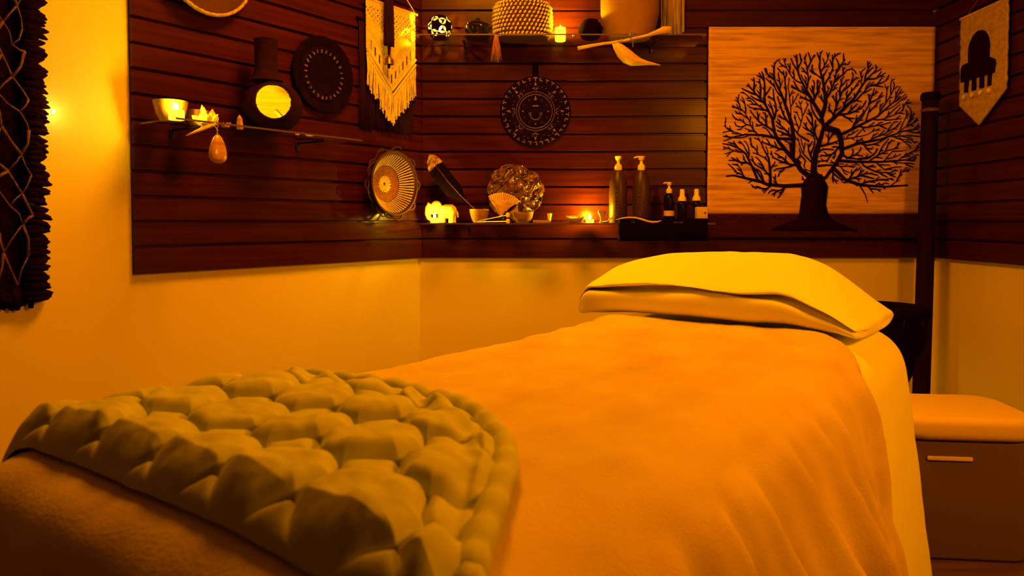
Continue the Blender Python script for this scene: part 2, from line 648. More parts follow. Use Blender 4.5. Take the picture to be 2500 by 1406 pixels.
def blanket_h(u, s):
    h = 0.005 + 0.0040 * fbm(u * 5, s * 5) + 0.0018 * fbm(u * 16, s * 22, 2)
    return h + 0.003 * math.exp(-((u + 0.16) / 0.10) ** 2) * math.sin(s * 9 + u * 60)


def blanket_fn(a, b):
    s = BF + b * (BN - BF)
    u1 = hem(s)
    u0 = -2.05
    u = u1 + (u0 - u1) * (a ** 1.15)
    h = blanket_h(u, s)
    e = (u1 - u) / 0.045
    h += 0.013 * math.sqrt(max(0.0, 1 - (1 - min(1.0, e)) ** 2)) * max(0.0, 1 - 0.55 * max(0.0, min(1.0, e - 1.0))) - 0.006
    return drape(u, s, h)


mb.grid(190, 230, blanket_fn)
tag(mb.build('blanket', M['blanket'], smooth='all', mods=[('SOLIDIFY', {'thickness': 0.004})]),
    'wide tan fleece blanket covering the table and hanging in folds', 'blanket', None, BO, RZL)

# folded quilt across the foot third
quilt = thing('quilt', 'folded grey-green quilt of stitched puffs lying across the foot of the blanket', 'quilt', BO + Vector((0, 0, 0)), RZL)
QU0, QU1, QS0, QS1 = -1.285, -0.955, -0.60, 0.290
QT = 0.020
PER = 0.098


Q_S = [-0.60, -0.30, -0.06, 0.02, 0.09, 0.165, 0.205, 0.24, 0.275, 0.30]
Q_U = [-0.93, -0.94, -0.945, -0.962, -0.995, -1.055, -1.105, -1.170, -1.245, -1.285]


def q_bounds(s):
    e = QS1 - s
    r0 = 0.05
    u1 = float(np.interp(s, Q_S, Q_U))
    u0 = QU0 - 0.03 * max(0.0, s + 0.1) / 0.4 + (r0 - math.sqrt(max(0.0, r0 * r0 - (r0 - min(e, r0)) ** 2)))
    return u0 + 0.008 * math.sin(s * 5), u1 + 0.010 * math.sin(s * 7 + 1)


def puff(u, s):
    x = (u - QU0) / PER + 0.18 + 0.10 * fbm(u * 5, s * 5, 7)
    y = (s + 0.02) / PER + 0.30 + 0.10 * fbm(u * 5, s * 5, 9)
    a, b = abs(x - math.floor(x) - 0.5), abs(y - math.floor(y) - 0.5)
    k = 0.66
    do = min(0.5 - a, 0.5 - b, (k - a - b) / 1.414)
    ds = (a + b - k) / 1.414
    wr = 1.0 + 0.18 * fbm(u * 22, s * 22, 3)
    if do >= 0:
        return 0.0215 * (1 - math.exp(-do / 0.06)) * wr
    return 0.0125 * (1 - math.exp(-ds / 0.05))


def quilt_fn(a, b):
    s = QS0 + b * (QS1 - QS0)
    u0, u1 = q_bounds(s)
    u = u0 + a * (u1 - u0)
    e = min(u - u0, u1 - u, (QS1 - s) * 0.9, (s - QS0))
    x = min(1.0, max(0.0, e) / 0.038)
    rim = math.sqrt(max(0.0, 1 - (1 - x) ** 2))
    g = math.exp(-((u1 - u - 0.035) / 0.03) ** 2)
    wrk = 0.0065 * g * (math.sin(s * 88 + 3.5 * fbm(s * 7, u * 10) + u * 60) + 0.3) * rim
    h = blanket_h(u, s) + 0.005 + (QT - 0.004) * rim + puff(u, s) * max(0.0, min(1.0, e / 0.03)) * (1 - 0.6 * g) + wrk + 0.004 * fbm(u * 6, s * 6, 5) * rim
    return drape(u, s, h)


mb = MB()
mb.grid(250, 560, quilt_fn)
mb.build('quilt_cover', M['quilt'], quilt, smooth='all')
bp = []
for i in range(110):
    s = QS0 + 0.03 + (QS1 - 0.006 - QS0 - 0.03) * (1 - (1 - i / 109) ** 1.6)
    u0, u1 = q_bounds(s)
    bp.append(drape(u1 + 0.002, s, blanket_h(u1, s) + 0.017 + 0.002 * math.sin(i * 1.3)))
MB().tube(bp, 0.0125, 8).build('binding', M['quilt'], quilt, smooth='all')

# pillow
pillow = thing('pillow', 'plump pillow in a cream case at the head of the table', 'pillow', BO, RZL)
PW0, PW1 = -0.345, 0.290


def pil_top(t):
    """height factor along the pillow's length, t in 0..1 from the far end to the near end"""
    x = 2 * t - 1
    return max(0.0, 1 - abs(x) ** 2.6) ** 0.62


PIL_PROF = [  # (u, height fraction) closed loop round the pillow's cross-section, front lip first
    (0.010, 0.0), (-0.026, 0.06), (-0.038, 0.17), (-0.043, 0.30), (-0.043, 0.44), (-0.040, 0.515), (-0.034, 0.555), (-0.012, 0.565),
    (0.010, 0.60), (0.012, 0.64), (-0.012, 0.66), (-0.036, 0.665), (-0.043, 0.69), (-0.038, 0.725), (-0.015, 0.785), (0.03, 0.86),
    (0.09, 0.94), (0.16, 1.0), (0.23, 0.985), (0.30, 0.88), (0.36, 0.68), (0.40, 0.42), (0.41, 0.22), (0.39, 0.08), (0.32, 0.01), (0.20, 0.0), (0.10, 0.0)]
_n = len(PIL_PROF)


def pil_pt(i, j, nj):
    t = j / nj
    w = PW0 + t * (PW1 - PW0)
    u, zf = PIL_PROF[i]
    taper = 1.0
    if t < 0.05:
        taper = math.sqrt(max(0.0, 1 - (1 - t / 0.05) ** 2))
    bump = min(1.0, max(0.0, (u + 0.02) / 0.16)) if zf > 0.6 else 0.0
    bump = bump * bump * (3 - 2 * bump)
    dome = max(0.0, 1 - abs((t - 0.50) / 0.56) ** 2.2)
    z = zf * (0.104 * taper) + bump * zf * 0.044 * dome * taper
    if 4 <= i <= 13:
        z += 0.004 * math.sin(t * 11 + i * 0.35) * taper
    if t < 0.22:
        z -= 0.010 * ((0.22 - t) / 0.22) ** 2
    # the near end of the case flops down over the table's shoulder and flattens
    b = max(0.0, (t - 0.74) / 0.26)
    if b:
        z = z * (1 - 0.80 * b ** 1.5) - 0.020 * b * b
        u = u + 0.012 * b + (0.03 * b if i > 16 else 0.0)
        z += 0.006 * b * math.sin(u * 44 + 2 * t) * (0.4 + min(1.0, zf))
        w += 0.012 * b * math.sin(math.pi * (u + 0.04) / 0.5)
    z += 0.004 * fbm(u * 13, w * 9, 6) * taper + (0.0035 * math.exp(-((t - 0.42 - u * 0.3) / 0.02) ** 2) + 0.003 * math.exp(-((t - 0.74 + u * 0.2) / 0.025) ** 2)) * bump
    u += 0.004 * math.sin(t * 19) * (1 if 10 <= i <= 14 else 0)
    return Vector((u, -w, BTOP + 0.014 + z))


NJ = 90
mb = MB()
vs = [pil_pt(i, j, NJ) for j in range(NJ + 1) for i in range(_n)]
fs = []
for j in range(NJ):
    for i in range(_n):
        i2 = (i + 1) % _n
        fs.append((j * _n + i, j * _n + i2, (j + 1) * _n + i2, (j + 1) * _n + i))
fs.append(tuple(range(_n)))
fs.append(tuple(NJ * _n + i for i in range(_n - 1, -1, -1)))
mb.add(vs, fs)
mb.build('pillowcase', M['sheet'], pillow, smooth='all', mods=[('SUBSURF', {'levels': 1, 'render_levels': 1})])
pts = []
mb = MB()
mb.grid(40, 8, lambda a, b: (lambda p, q: p + (q - p) * b + Vector((0.004 * math.sin(a * 30), 0, 0.0)))(pil_pt(8, 8 + a * 60, NJ) + Vector((-0.004, 0, -0.004)), pil_pt(9, 8 + a * 60, NJ) + Vector((-0.004, 0, 0.006))))
mb.build('pillow_filling', M['cushion'], pillow, smooth='all', mods=[('SOLIDIFY', {'thickness': 0.004})])

# ------------------------------------------------------------------ floor things beyond the bed
# covered goblet drum
dr = thing('goblet_drum', 'near-black goblet drum standing behind the head of the table', 'drum', (1.285, 2.62, 0), 0.3)
MB().lathe([(0.135, 0.0), (0.14, 0.02), (0.12, 0.12), (0.095, 0.24), (0.085, 0.31), (0.10, 0.37), (0.14, 0.45), (0.172, 0.53), (0.180, 0.60), (0.176, 0.635)], 40).build('shell', M['drumcover'], dr)
MB().lathe([(0.181, 0.618), (0.188, 0.625), (0.188, 0.642), (0.178, 0.652), (0.10, 0.648), (0.0, 0.646)], 40).build('drum_head', M['drumcover'], dr)
mb = MB()
for i in range(14):
    a = 2 * math.pi * i / 14
    b = a + math.pi / 14
    mb.tube([(0.184 * math.cos(a), 0.184 * math.sin(a), 0.63), (0.145 * math.cos(b), 0.145 * math.sin(b), 0.45), (0.098 * math.cos(b), 0.098 * math.sin(b), 0.345)], 0.004, 5)
mb.build('tension_cord', M['brownyarn'], dr)

# tall pole in the corner
po = thing('wooden_pole', 'tall dark wooden pole standing in the corner, over the tree picture edge', 'pole', (1.722, 3.085, 0))
mb = MB()
mb.tube([(0, 0, 0), (0.006, 0, 0.5), (0.012, 0, 1.0), (0.016, 0, 1.38), (0.018, 0, 1.455)], [0.034, 0.034, 0.033, 0.032, 0.032], 20)
mb.build('shaft', M['darkwood'], po)
shaft = po.children[0]
MB().lathe([(0.033, 1.405), (0.0355, 1.407), (0.0355, 1.418), (0.033, 1.42)], 24, c=(0.0175, 0, 0)).build('band', M['tancord'], shaft)
MB().lathe([(0.034, 1.452), (0.038, 1.456), (0.038, 1.475), (0.033, 1.485), (0.0, 1.488)], 24, c=(0.018, 0, 0)).build('cap', M['ebony'], shaft)

# upholstered box stool
ot = thing('storage_stool', 'cream padded storage stool with rounded lid beside the right wall', 'stool', (1.285, 2.17, 0), math.radians(-6))
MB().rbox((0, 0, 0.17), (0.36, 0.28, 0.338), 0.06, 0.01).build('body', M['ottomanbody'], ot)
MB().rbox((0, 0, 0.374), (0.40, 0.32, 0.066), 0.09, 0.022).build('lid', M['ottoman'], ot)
MB().box((-0.05, -0.1435, 0.29), (0.12, 0.008, 0.012), 0.003).build('handle', M['ottoman'], ot)

# ------------------------------------------------------------------ glass shelves
def glass_shelf(label, length, depth, loc, rz, th=0.006):
    t = thing('glass_shelf', label, 'shelf', loc, rz, 'glass shelves on the slat panels')
    MB().box((length / 2, -depth / 2 - 0.001, -th / 2), (length, depth, th), 0.001).build('glass_pane', M['glass'], t)
    MB().box((length / 2, -depth - 0.0018, -th / 2), (length, 0.0014, th * 0.92), 0).build('ground_edge', M['groundglass'], t)
    for fx in (0.16, 0.84):
        mb = MB()
        mb.box((length * fx, -depth * 0.36, -th - 0.004), (0.010, depth * 0.7, 0.007), 0.002)
        mb.box((length * fx, -0.005, -th - 0.014), (0.014, 0.008, 0.026), 0.002)
        mb.build('bracket', M['metal'], t)
    return t


xl0, xl1 = on_y(1036, 545, 3.2).x, on_y(1722, 545, 3.2).x
glass_shelf('lower glass shelf on the back wall, holding the elephant and the pump bottles', xl1 - xl0, 0.19, (xl0, YB, Z_LOW), 0)
xu0, xu1 = CX + 0.006, on_y(1700, 100, 3.2).x
glass_shelf('upper glass shelf on the back wall, holding the pierced lantern and cowrie basket', xu1 - xu0, 0.20, (xu0, YB, Z_UP), 0)
sl = pL + DL * 0.005
glass_shelf('glass shelf on the left slat panel, holding the bowls and the clay lantern', 0.70, 0.22, (sl.x, sl.y, Z_LEFT), RZL)


def ontop(px, y, z):
    """a point on a shelf top at depth y under image column px"""
    d = ray(px, 541)
    return Vector((d.x * y / d.y, y, z))


def onleft(px, off, z=Z_LEFT):
    p = on_left(px, 541, off)
    return Vector((p.x, p.y, z))


# ------------------------------------------------------------------ candles
def tealight(name, label, loc, r, h, fh, power, group, cat='candle'):
    t = thing(name, label, cat, loc, 0, group)
    wb = MB().lathe([(r * 0.94, 0.0005), (r, 0.003), (r, h), (r * 0.96, h + 0.001), (r * 0.9, h - 0.003), (0.0, h - 0.004)], 28).build('wax_body', M['wax'], t)
    MB().lathe([(0.0005, h - 0.004), (fh * 0.22, h + fh * 0.12), (fh * 0.27, h + fh * 0.35), (fh * 0.17, h + fh * 0.68), (0.0006, h + fh)], 14).build('flame', M['flame'], wb)
    point_light('candle_glow', Vector(loc) + Vector((0, -0.004, h + fh * 0.7)), power, radius=0.008)
    return t


TG = 'small flame-tipped candles'
tealight('tealight', 'lit tealight on the left glass shelf, in front of the amber bowl', onleft(435, 0.165), 0.0215, 0.027, 0.024, 1.0, TG)
tealight('tealight', 'lit tealight standing in front of the ivory elephant', ontop(1061, 3.062, Z_LOW), 0.017, 0.021, 0.022, 1.4, TG)
tealight('tealight', 'lit tealight beside the spiky half husk, left of the tall bottles', ontop(1440, 3.165, Z_LOW), 0.0175, 0.016, 0.022, 4.0, TG)
tealight('pillar_candle', 'glowing short pillar candle on the upper shelf, right of the cowrie basket', ontop(1367, 3.155, Z_UP), 0.0225, 0.055, 0.012, 2.8, TG)

# tiny bulb tucked behind the edge of the big dark hanging
bl = on_left(131, 272, 0.008)
t = thing('fairy_light', 'tiny lit bulb peeping out behind the big dark hanging on the left wall', 'light', bl, RZL)
MB().ell((0, 0, 0), (0.004, 0.004, 0.005), nu=10, nv=8).build('bulb', M['flame'], t)
point_light('fairy_glow', bl + NL * 0.022 + DL * 0.012, 0.032, radius=0.006)

# ------------------------------------------------------------------ left wall: large dark woven hanging
HT0, HW, HZ0, HZ1 = 1.512, 0.56, 0.742, 1.93     # distance from the corner of its near edge, width, bottom, top
hp = Vector((CX, YB, 0)) - DL * (HT0 + HW) + NL * (-0.02)
hg = thing('woven_wall_hanging', 'large dark woven wall hanging with shaggy edges and tan net cords', 'wall hanging', hp + Vector((0, 0, HZ0)), RZL)
HH = HZ1 - HZ0
mb = MB()
mb.grid(60, 120, lambda a, b: Vector((0.03 + a * (HW - 0.06), -0.014 - 0.008 * fbm(a * 9, b * 20), 0.02 + b * (HH - 0.02))))
mb.build('backing', M['darkweave'], hg, mods=[('SOLIDIFY', {'thickness': 0.012, 'offset': 1.0})])
random.seed(4)
mb = MB()
for side in (0, 1):
    z = 0.0
    while z < HH:
        x0 = 0.035 if side == 0 else HW - 0.035
        for q in range(3):
            ln = random.uniform(0.035, 0.062)
            dx = (-1 if side == 0 else 1) * ln
            zz = z + random.uniform(-0.006, 0.006)
            dr_ = random.uniform(-0.012, 0.008)
            yy = -0.016 - q * 0.007
            mb.tube([(x0 - dx * 0.25, yy, zz), (x0 + dx * 0.35, yy - 0.006, zz + dr_ * 0.3), (x0 + dx * 0.75, yy - 0.003, zz + dr_), (x0 + dx * 0.95, yy, zz + dr_ * 1.5)],
                    [0.007, 0.009, 0.008, 0.003], 6)
        z += random.uniform(0.010, 0.017)
for i in range(70):
    x = 0.02 + (HW - 0.04) * i / 69
    ln = random.uniform(0.025, 0.05)
    mb.tube([(x, -0.018, 0.03), (x + random.uniform(-.006, .006), -0.024, 0.005), (x + random.uniform(-.01, .01), -0.018, 0.022 - ln)], [0.009, 0.010, 0.006], 6)
mb.build('shaggy_edge', M['darkweave'], hg, smooth='all')
mb = MB()
nx, nz = 9, 23
pt = {}
for k in range(nz + 1):
    for i in range(nx + 1):
        zz = 0.05 + (HH - 0.08) * (k / nz) ** 0.86
        xx = 0.02 + (HW - 0.06) * (i + (0.5 if k % 2 else 0)) / (nx + 0.5)
        pt[i, k] = Vector((xx + random.uniform(-.016, .016), -0.040, zz + random.uniform(-.02, .02)))
for k in range(nz):
    for i in range(nx + 1):
        for j in ((i, i + 1) if k % 2 else (i - 1, i)):
            if 0 <= j <= nx and random.random() < 0.93:
                a, b = pt[i, k], pt[j, k + 1]
                mid = (a + b) / 2 + Vector((random.uniform(-.006, .006), -0.004, random.uniform(-.006, .006)))
                r = random.choice((0.0018, 0.0024, 0.0034))
                mb.tube([a, mid, b], [r * 1.5, r, r * 1.5], 5)
mb.build('net_cord', M['tancord'], hg, smooth='all')
MB().tube([(-0.03, -0.016, HH), (HW + 0.03, -0.016, HH)], 0.012, 12).build('hanging_rod', M['darkwood'], hg)

# ------------------------------------------------------------------ left slat panel decorations
def left_frame(px, py, off=0.0):
    """point on the left slat face"""
    return on_left(px, py, off)


# basket tray at the top
c = left_frame(500, 45, 0.0)
bt = thing('basket_tray', 'round dark basket tray with pale rope rim, cut by the top of the photo', 'basket', (c.x - DL.x * 0.01, c.y - DL.y * 0.01, c.z + 0.155), RZL)
RX = Matrix.Rotation(math.pi / 2, 4, 'X')   # turns the z axis into -y, out of the wall
MB().lathe([(0.0, 0.004), (0.09, 0.004), (0.135, 0.022), (0.15, 0.046), (0.143, 0.046), (0.128, 0.028), (0.088, 0.012), (0.0, 0.010)], 48, m=RX).build('tray', M['basketdark'], bt)
mb = MB()
for q in range(2):
    mb.tube([(0.151 * math.cos(a), -0.047 - 0.004 * math.sin(24 * a + q * math.pi), 0.151 * math.sin(a) + 0.0) for a in [2 * math.pi * i / 120 for i in range(120)]], 0.0055, 6, closed=True)
mb.build('rope_rim', M['straw'], bt, smooth='all')

# round dark plate
c = left_frame(783, 184, 0.0)
pl = thing('carved_plate', 'large round dark plate with an inner ring of pale marks', 'plate', c, RZL)
PR = 0.143
MB().lathe([(0.0, 0.002), (PR * 0.7, 0.002), (PR * 0.97, 0.010), (PR, 0.018), (PR * 0.97, 0.024), (PR * 0.72, 0.014), (PR * 0.66, 0.018), (PR * 0.60, 0.014), (PR * 0.2, 0.016), (0.0, 0.018)], 64, m=RX).build('dish', M['ebony'], pl)
random.seed(7)
for i in range(26):
    mb = MB()
    a = 2 * math.pi * i / 26
    m = Matrix.Rotation(-a, 4, 'Y')
    r0 = PR * 0.60
    for q in range(3):
        mb.box((r0 + (q - 1) * 0.0042, -0.019, random.uniform(-.002, .002)), (0.0035, 0.004, random.uniform(0.004, 0.008)), 0, m)
    mb.build('inlay_mark', M['gold'], pl)

# macrame near the corner
m0, m1 = left_frame(881, 8, 0.0), left_frame(1001, 45, 0.0)
MW = (m1 - m0).dot(DL)
MTOP = 1.825
mc = thing('macrame_hanging', 'pale cream macrame hanging with a pointed fringe near the corner', 'wall hanging', (m0.x, m0.y, MTOP), RZL)
YO = -0.028


def vline(x, zs, zm):
    """V shape: zs at the sides, zm in the middle"""
    return zs + (zm - zs) * (1 - abs(2 * x / MW - 1))


def mac_keep(a, b):
    x = a * MW
    z = -b * 0.36
    if z < vline(x, -0.20, -0.345):
        return False
    d = vline(x, 0.0, -0.145) - z           # depth above the V bands
    if 0 < -d < 0.2:
        pass
    if z > vline(x, -0.045, -0.145) and z < -0.022:
        u_, v_ = (x + z) / 0.021, (x - z) / 0.021
        if (u_ % 1.0 - 0.5) ** 2 + (v_ % 1.0 - 0.5) ** 2 < 0.055:
            return False
    zz = z - vline(x, -0.185, -0.33)
    if 0.012 < zz < 0.058 and 0.02 < x < MW - 0.02:
        if ((x / 0.0225) % 1.0) < 0.34 and 0.018 < zz < 0.054:
            return False
    return True


mb = MB()
mb.grid(96, 116, lambda a, b: Vector((a * MW, YO - 0.0025 * math.sin((a * MW + b * 0.36) * 900) * 0.5 - 0.0012 * math.sin((a * MW - b * 0.36) * 700), -b * 0.36)), keep=mac_keep)
mb.build('knotted_body', M['cotton'], mc, mods=[('SOLIDIFY', {'thickness': 0.005, 'offset': 0})])
mb = MB()
for off in (0.0, -0.022):
    mb.tube([(0, YO - 0.004, -0.188 + off), (MW * 0.25, YO - 0.005, -0.262 + off), (MW / 2, YO - 0.005, -0.337 + off), (MW * 0.75, YO - 0.005, -0.262 + off), (MW, YO - 0.004, -0.188 + off)], 0.0058, 8)
for off in (0.078, 0.090, 0.102, 0.114):
    mb.tube([(0, YO - 0.003, -0.175 + off), (MW / 2, YO - 0.003, -0.325 + off), (MW, YO - 0.003, -0.175 + off)], 0.0035, 6)
mb.build('rib_cord', M['cotton'], mc, smooth='all')
random.seed(11)
mb = MB()
nst = 58
for i in range(nst):
    x = MW * (i + 0.5) / nst
    zt = vline(x, -0.205, -0.355)
    zb = vline(x, -0.325, -0.478) + random.uniform(-0.012, 0.010)
    j1, j2 = random.uniform(-.003, .003), random.uniform(-.005, .005)
    yy = YO - random.uniform(0, 0.005)
    mb.tube([(x, yy, zt), (x + j1, yy - 0.002, zt * 0.66 + zb * 0.34), (x + j2, yy, zt * 0.3 + zb * 0.7), (x + j2 * 1.4, yy, zb + 0.006), (x + j2 * 1.4, yy, zb)],
            [0.0028, 0.0026, 0.0026, 0.0026, 0.0042], 5)
mb.build('fringe', M['cotton'], mc, smooth='all')
MB().tube([(-0.012, YO, 0.004), (MW + 0.014, YO, 0.004)], 0.006, 10).build('hanging_rod', M['palewood'], mc)
MB().tube([(-0.004, YO, 0.006), (MW / 2, -0.012, 0.16), (MW + 0.004, YO, 0.006)], 0.0022, 6).build('hanging_cord', M['cotton'], mc)

# dark fringe under it
d0, d1 = left_frame(874, 250, 0.0), left_frame(1003, 250, 0.0)
DW = (d1 - d0).dot(DL)
df = thing('fringed_hanging', 'dark brown fringed hanging behind the cream macrame, its strands showing below', 'wall hanging', (d0.x, d0.y, 1.325), RZL)
mb = MB()
for i in range(64):
    x = DW * (i + 0.5) / 64
    zb = random.uniform(-0.012, 0.01) + 0.0
    j = random.uniform(-.004, .004)
    mb.tube([(x, -0.008, 0.42), (x + j * 0.5, -0.011, 0.25), (x + j, -0.009 - random.uniform(0, .005), 0.12), (x + j * 1.2, -0.009, zb)], [0.0028, 0.0027, 0.0027, 0.0032], 5)
mb.build('fringe', M['brownyarn'], df, smooth='all')
MB().tube([(-0.01, -0.010, 0.425), (DW + 0.01, -0.010, 0.425)], 0.007, 10).build('hanging_rod', M['darkwood'], df)

# tassel with a bell in front of the macrame
c = left_frame(950, 152, 0.075)
ts = thing('tassel_bell', 'long dark brown tassel with a small bell, hanging in front of the cream macrame', 'tassel', c, RZL)
mb = MB()
for i in range(60):
    a = random.uniform(0, 2 * math.pi)
    r = 0.026 * math.sqrt(random.random())
    x, y = r * math.cos(a), r * math.sin(a) * 0.6
    mb.tube([(x * 0.75, y * 0.7, 0.34), (x * 0.9, y, 0.18), (x, y, 0.075), (x * 0.95, y, 0.068 + random.uniform(-.005, .005))], 0.0032, 5)
mb.build('skirt', M['brownyarn'], ts, smooth='all')
MB().tube([(0, 0, 0.085), (0.001, 0, 0.05), (0, 0, 0.022)], [0.009, 0.006, 0.005], 8).build('cord', M['brownyarn'], ts)
MB().lathe([(0.004, 0.028), (0.011, 0.024), (0.0165, 0.012), (0.018, 0.0), (0.0205, -0.009), (0.018, -0.009), (0.012, 0.004), (0.0, 0.012)], 24).build('bell', mat('aged_brass', (0.20, 0.10, 0.03), 0.35, metal=0.8), ts)
MB().tube([(0, 0, 0.006), (-0.006, -0.004, -0.024)], [0.003, 0.006], 8).build('clapper', M['ebony'], ts)

# coiled bowl basket close to the corner
c = left_frame(932, 449, 0.0)
cb = thing('coiled_basket', 'round coiled basket with pale swirl centre and wavy rim, hung low near the corner', 'basket', c, RZL)
BR = 0.130
bm_ = Matrix.Rotation(math.pi / 2, 4, 'X')
MB().lathe([(BR * 0.95, 0.075), (BR * 0.80, 0.052), (BR * 0.62, 0.026), (BR * 0.5, 0.016), (0.0, 0.010), (0.0, 0.006), (BR * 0.55, 0.010), (BR * 0.8, 0.034), (BR, 0.076), (BR * 0.95, 0.075)], 64, m=bm_, caps=False).build('bowl', M['basketdark'], cb)
mb = MB()
for i in range(16):                                     # swirl at the centre
    a0 = 2 * math.pi * i / 16
    mb.tube([(BR * f * math.cos(a0 + 1.5 * f), -0.0125 - 0.002 * f, BR * f * math.sin(a0 + 1.5 * f)) for f in (0.05, 0.12, 0.2, 0.27)], [0.003, 0.004, 0.0055, 0.006], 6)
mb.build('swirl', M['basketpale'], cb, smooth='all')
mb = MB()
for f, y in ((0.31, 0.0135), (0.355, 0.0145), (0.40, 0.0155), (0.445, 0.017), (0.49, 0.0185), (0.535, 0.021)):
    mb.tube([(BR * f * math.cos(a), -y, BR * f * math.sin(a)) for a in [2 * math.pi * i / 60 for i in range(60)]], 0.0034, 6, closed=True)
mb.build('coil', M['basketred'], cb, smooth='all')
mb = MB()
for i in range(56):
    a = 2 * math.pi * i / 56
    seg = []
    for f, y in ((0.575, 0.0245), (0.66, 0.033), (0.74, 0.044), (0.83, 0.058), (0.93, 0.0735)):
        aa = a + 0.10 * (f - 0.57)
        seg.append(Vector((BR * f * math.cos(aa), -y, BR * f * math.sin(aa))))
    fine = []
    for k in range(len(seg) - 1):
        for q in range(4):
            fine.append(seg[k].lerp(seg[k + 1], q / 4))
    rr = [0.0034 if k % 2 else 0.0022 for k in range(len(fine))]
    mb.tube(fine, rr, 5)
mb.build('stave', M['basketpale'], cb, smooth='all')
mb = MB()
mb.tube([(BR * 0.985 * math.cos(a), -0.077, BR * 0.985 * math.sin(a)) for a in [2 * math.pi * i / 80 for i in range(80)]], 0.0045, 6, closed=True)
mb.tube([(BR * (1.075 + 0.085 * math.cos(9 * a)) * math.cos(a), -0.066 - 0.006 * math.cos(9 * a), BR * (1.075 + 0.085 * math.cos(9 * a)) * math.sin(a)) for a in [2 * math.pi * i / 180 for i in range(180)]], 0.0032, 6, closed=True)
mb.tube([(BR * (1.02 + 0.05 * math.cos(9 * a + 2)) * math.cos(a), -0.055 - 0.006 * math.cos(9 * a), BR * (1.02 + 0.05 * math.cos(9 * a + 2)) * math.sin(a)) for a in [2 * math.pi * i / 180 for i in range(180)]], 0.003, 6, closed=True)
mb.build('wavy_rim', M['basketdark'], cb, smooth='all')
MB().lathe([(BR * 0.35, 0.0), (BR * 0.42, 0.012)], 40, m=bm_).build('foot', M['basketdark'], cb)

# ------------------------------------------------------------------ on the left shelf
p = onleft(421, 0.105)
bw = tag(MB().lathe([(0.024, 0.0005), (0.028, 0.002), (0.040, 0.022), (0.046, 0.045), (0.049, 0.062), (0.046, 0.062), (0.042, 0.045), (0.036, 0.022), (0.0, 0.006)], 40).build('bowl', M['bowlglaze']),
         'amber ceramic bowl behind the tealight on the left glass shelf', 'bowl', None, p)
p = onleft(486, 0.085)
tag(MB().lathe([(0.016, 0.0005), (0.020, 0.002), (0.028, 0.018), (0.033, 0.048), (0.030, 0.048), (0.025, 0.018), (0.0, 0.005)], 32).build('bowl', M['bowlglaze']),
    'smaller amber bowl half behind the pale crystal cluster', 'bowl', None, p)


def cluster(mb, n, R, H, seed, lean=0.7):
    random.seed(seed)
    for i in range(n):
        a = random.uniform(0, 2 * math.pi)
        tl = random.uniform(0.1, lean)
        h = H * random.uniform(0.6, 1.0) * (1 - 0.3 * tl)
        r = R * random.uniform(0.22, 0.34)
        m = Matrix.Translation((R * 0.35 * math.cos(a), R * 0.35 * math.sin(a), 0.001)) @ Matrix.Rotation(a, 4, 'Z') @ Matrix.Rotation(tl, 4, 'Y')
        mb.lathe([(r, -0.0), (r, h * 0.75), (r * 0.1, h)], 6, m=m)
    mb.ell((0, 0, R * 0.28), (R * 0.85, R * 0.7, R * 0.27))


p = onleft(508, 0.125)
mb = MB()
cluster(mb, 16, 0.030, 0.064, 5, 1.2)
tag(mb.build('crystal_cluster', M['crystal'], smooth=False), 'chunky pale crystal cluster next to the amber bowls on the left shelf', 'crystal', None, p)
p = onleft(555, 0.12)
mb = MB()
cluster(mb, 7, 0.014, 0.024, 9, 1.0)
tag(mb.build('crystal_cluster', M['amberstone'], smooth=False), 'tiny brownish crystal cluster between the pale cluster and the upright point', 'crystal', None, p)
p = onleft(588, 0.12)
tag(MB().lathe([(0.011, 0.0), (0.012, 0.012), (0.0085, 0.036), (0.0, 0.048)], 6).build('crystal_point', M['amberstone'], smooth=False),
    'small upright crystal point left of the clay lantern', 'crystal', None, p)

# clay lantern with a lit opening and tall neck
p = onleft(668, 0.112)
cl = thing('clay_lantern', 'dark gourd-shaped clay lantern with a glowing oval opening and tall neck', 'lantern', p, RZL)
view = Matrix.Rotation(-RZL, 3, 'Z') @ (Vector((0, 0, CAMZ)) - (p + Vector((0, 0, 0.085)))).normalized()
view = (Vector((view.x + 0.06, view.y, 0.0))).normalized()
prof = []
for i in range(97):
    t = math.pi * (0.06 + 0.88 * i / 96)
    prof.append((0.098 * math.sin(t), 0.088 - 0.088 * math.cos(t)))
vs, fs = [], []
n = 180
for r, z in prof:
    for i in range(n):
        a = 2 * math.pi * i / n
        vs.append((r * math.cos(a), r * math.sin(a), z))


def _in_hole(pts):
    c_ = sum((Vector(q) for q in pts), Vector()) / len(pts)
    d = c_ - Vector((0, 0, 0.098))
    if d.dot(view) < 0:
        return False
    side = Vector((-view.y, view.x, 0))
    return (d.dot(side) / 0.058) ** 2 + (d.z / 0.060) ** 2 < 1.0


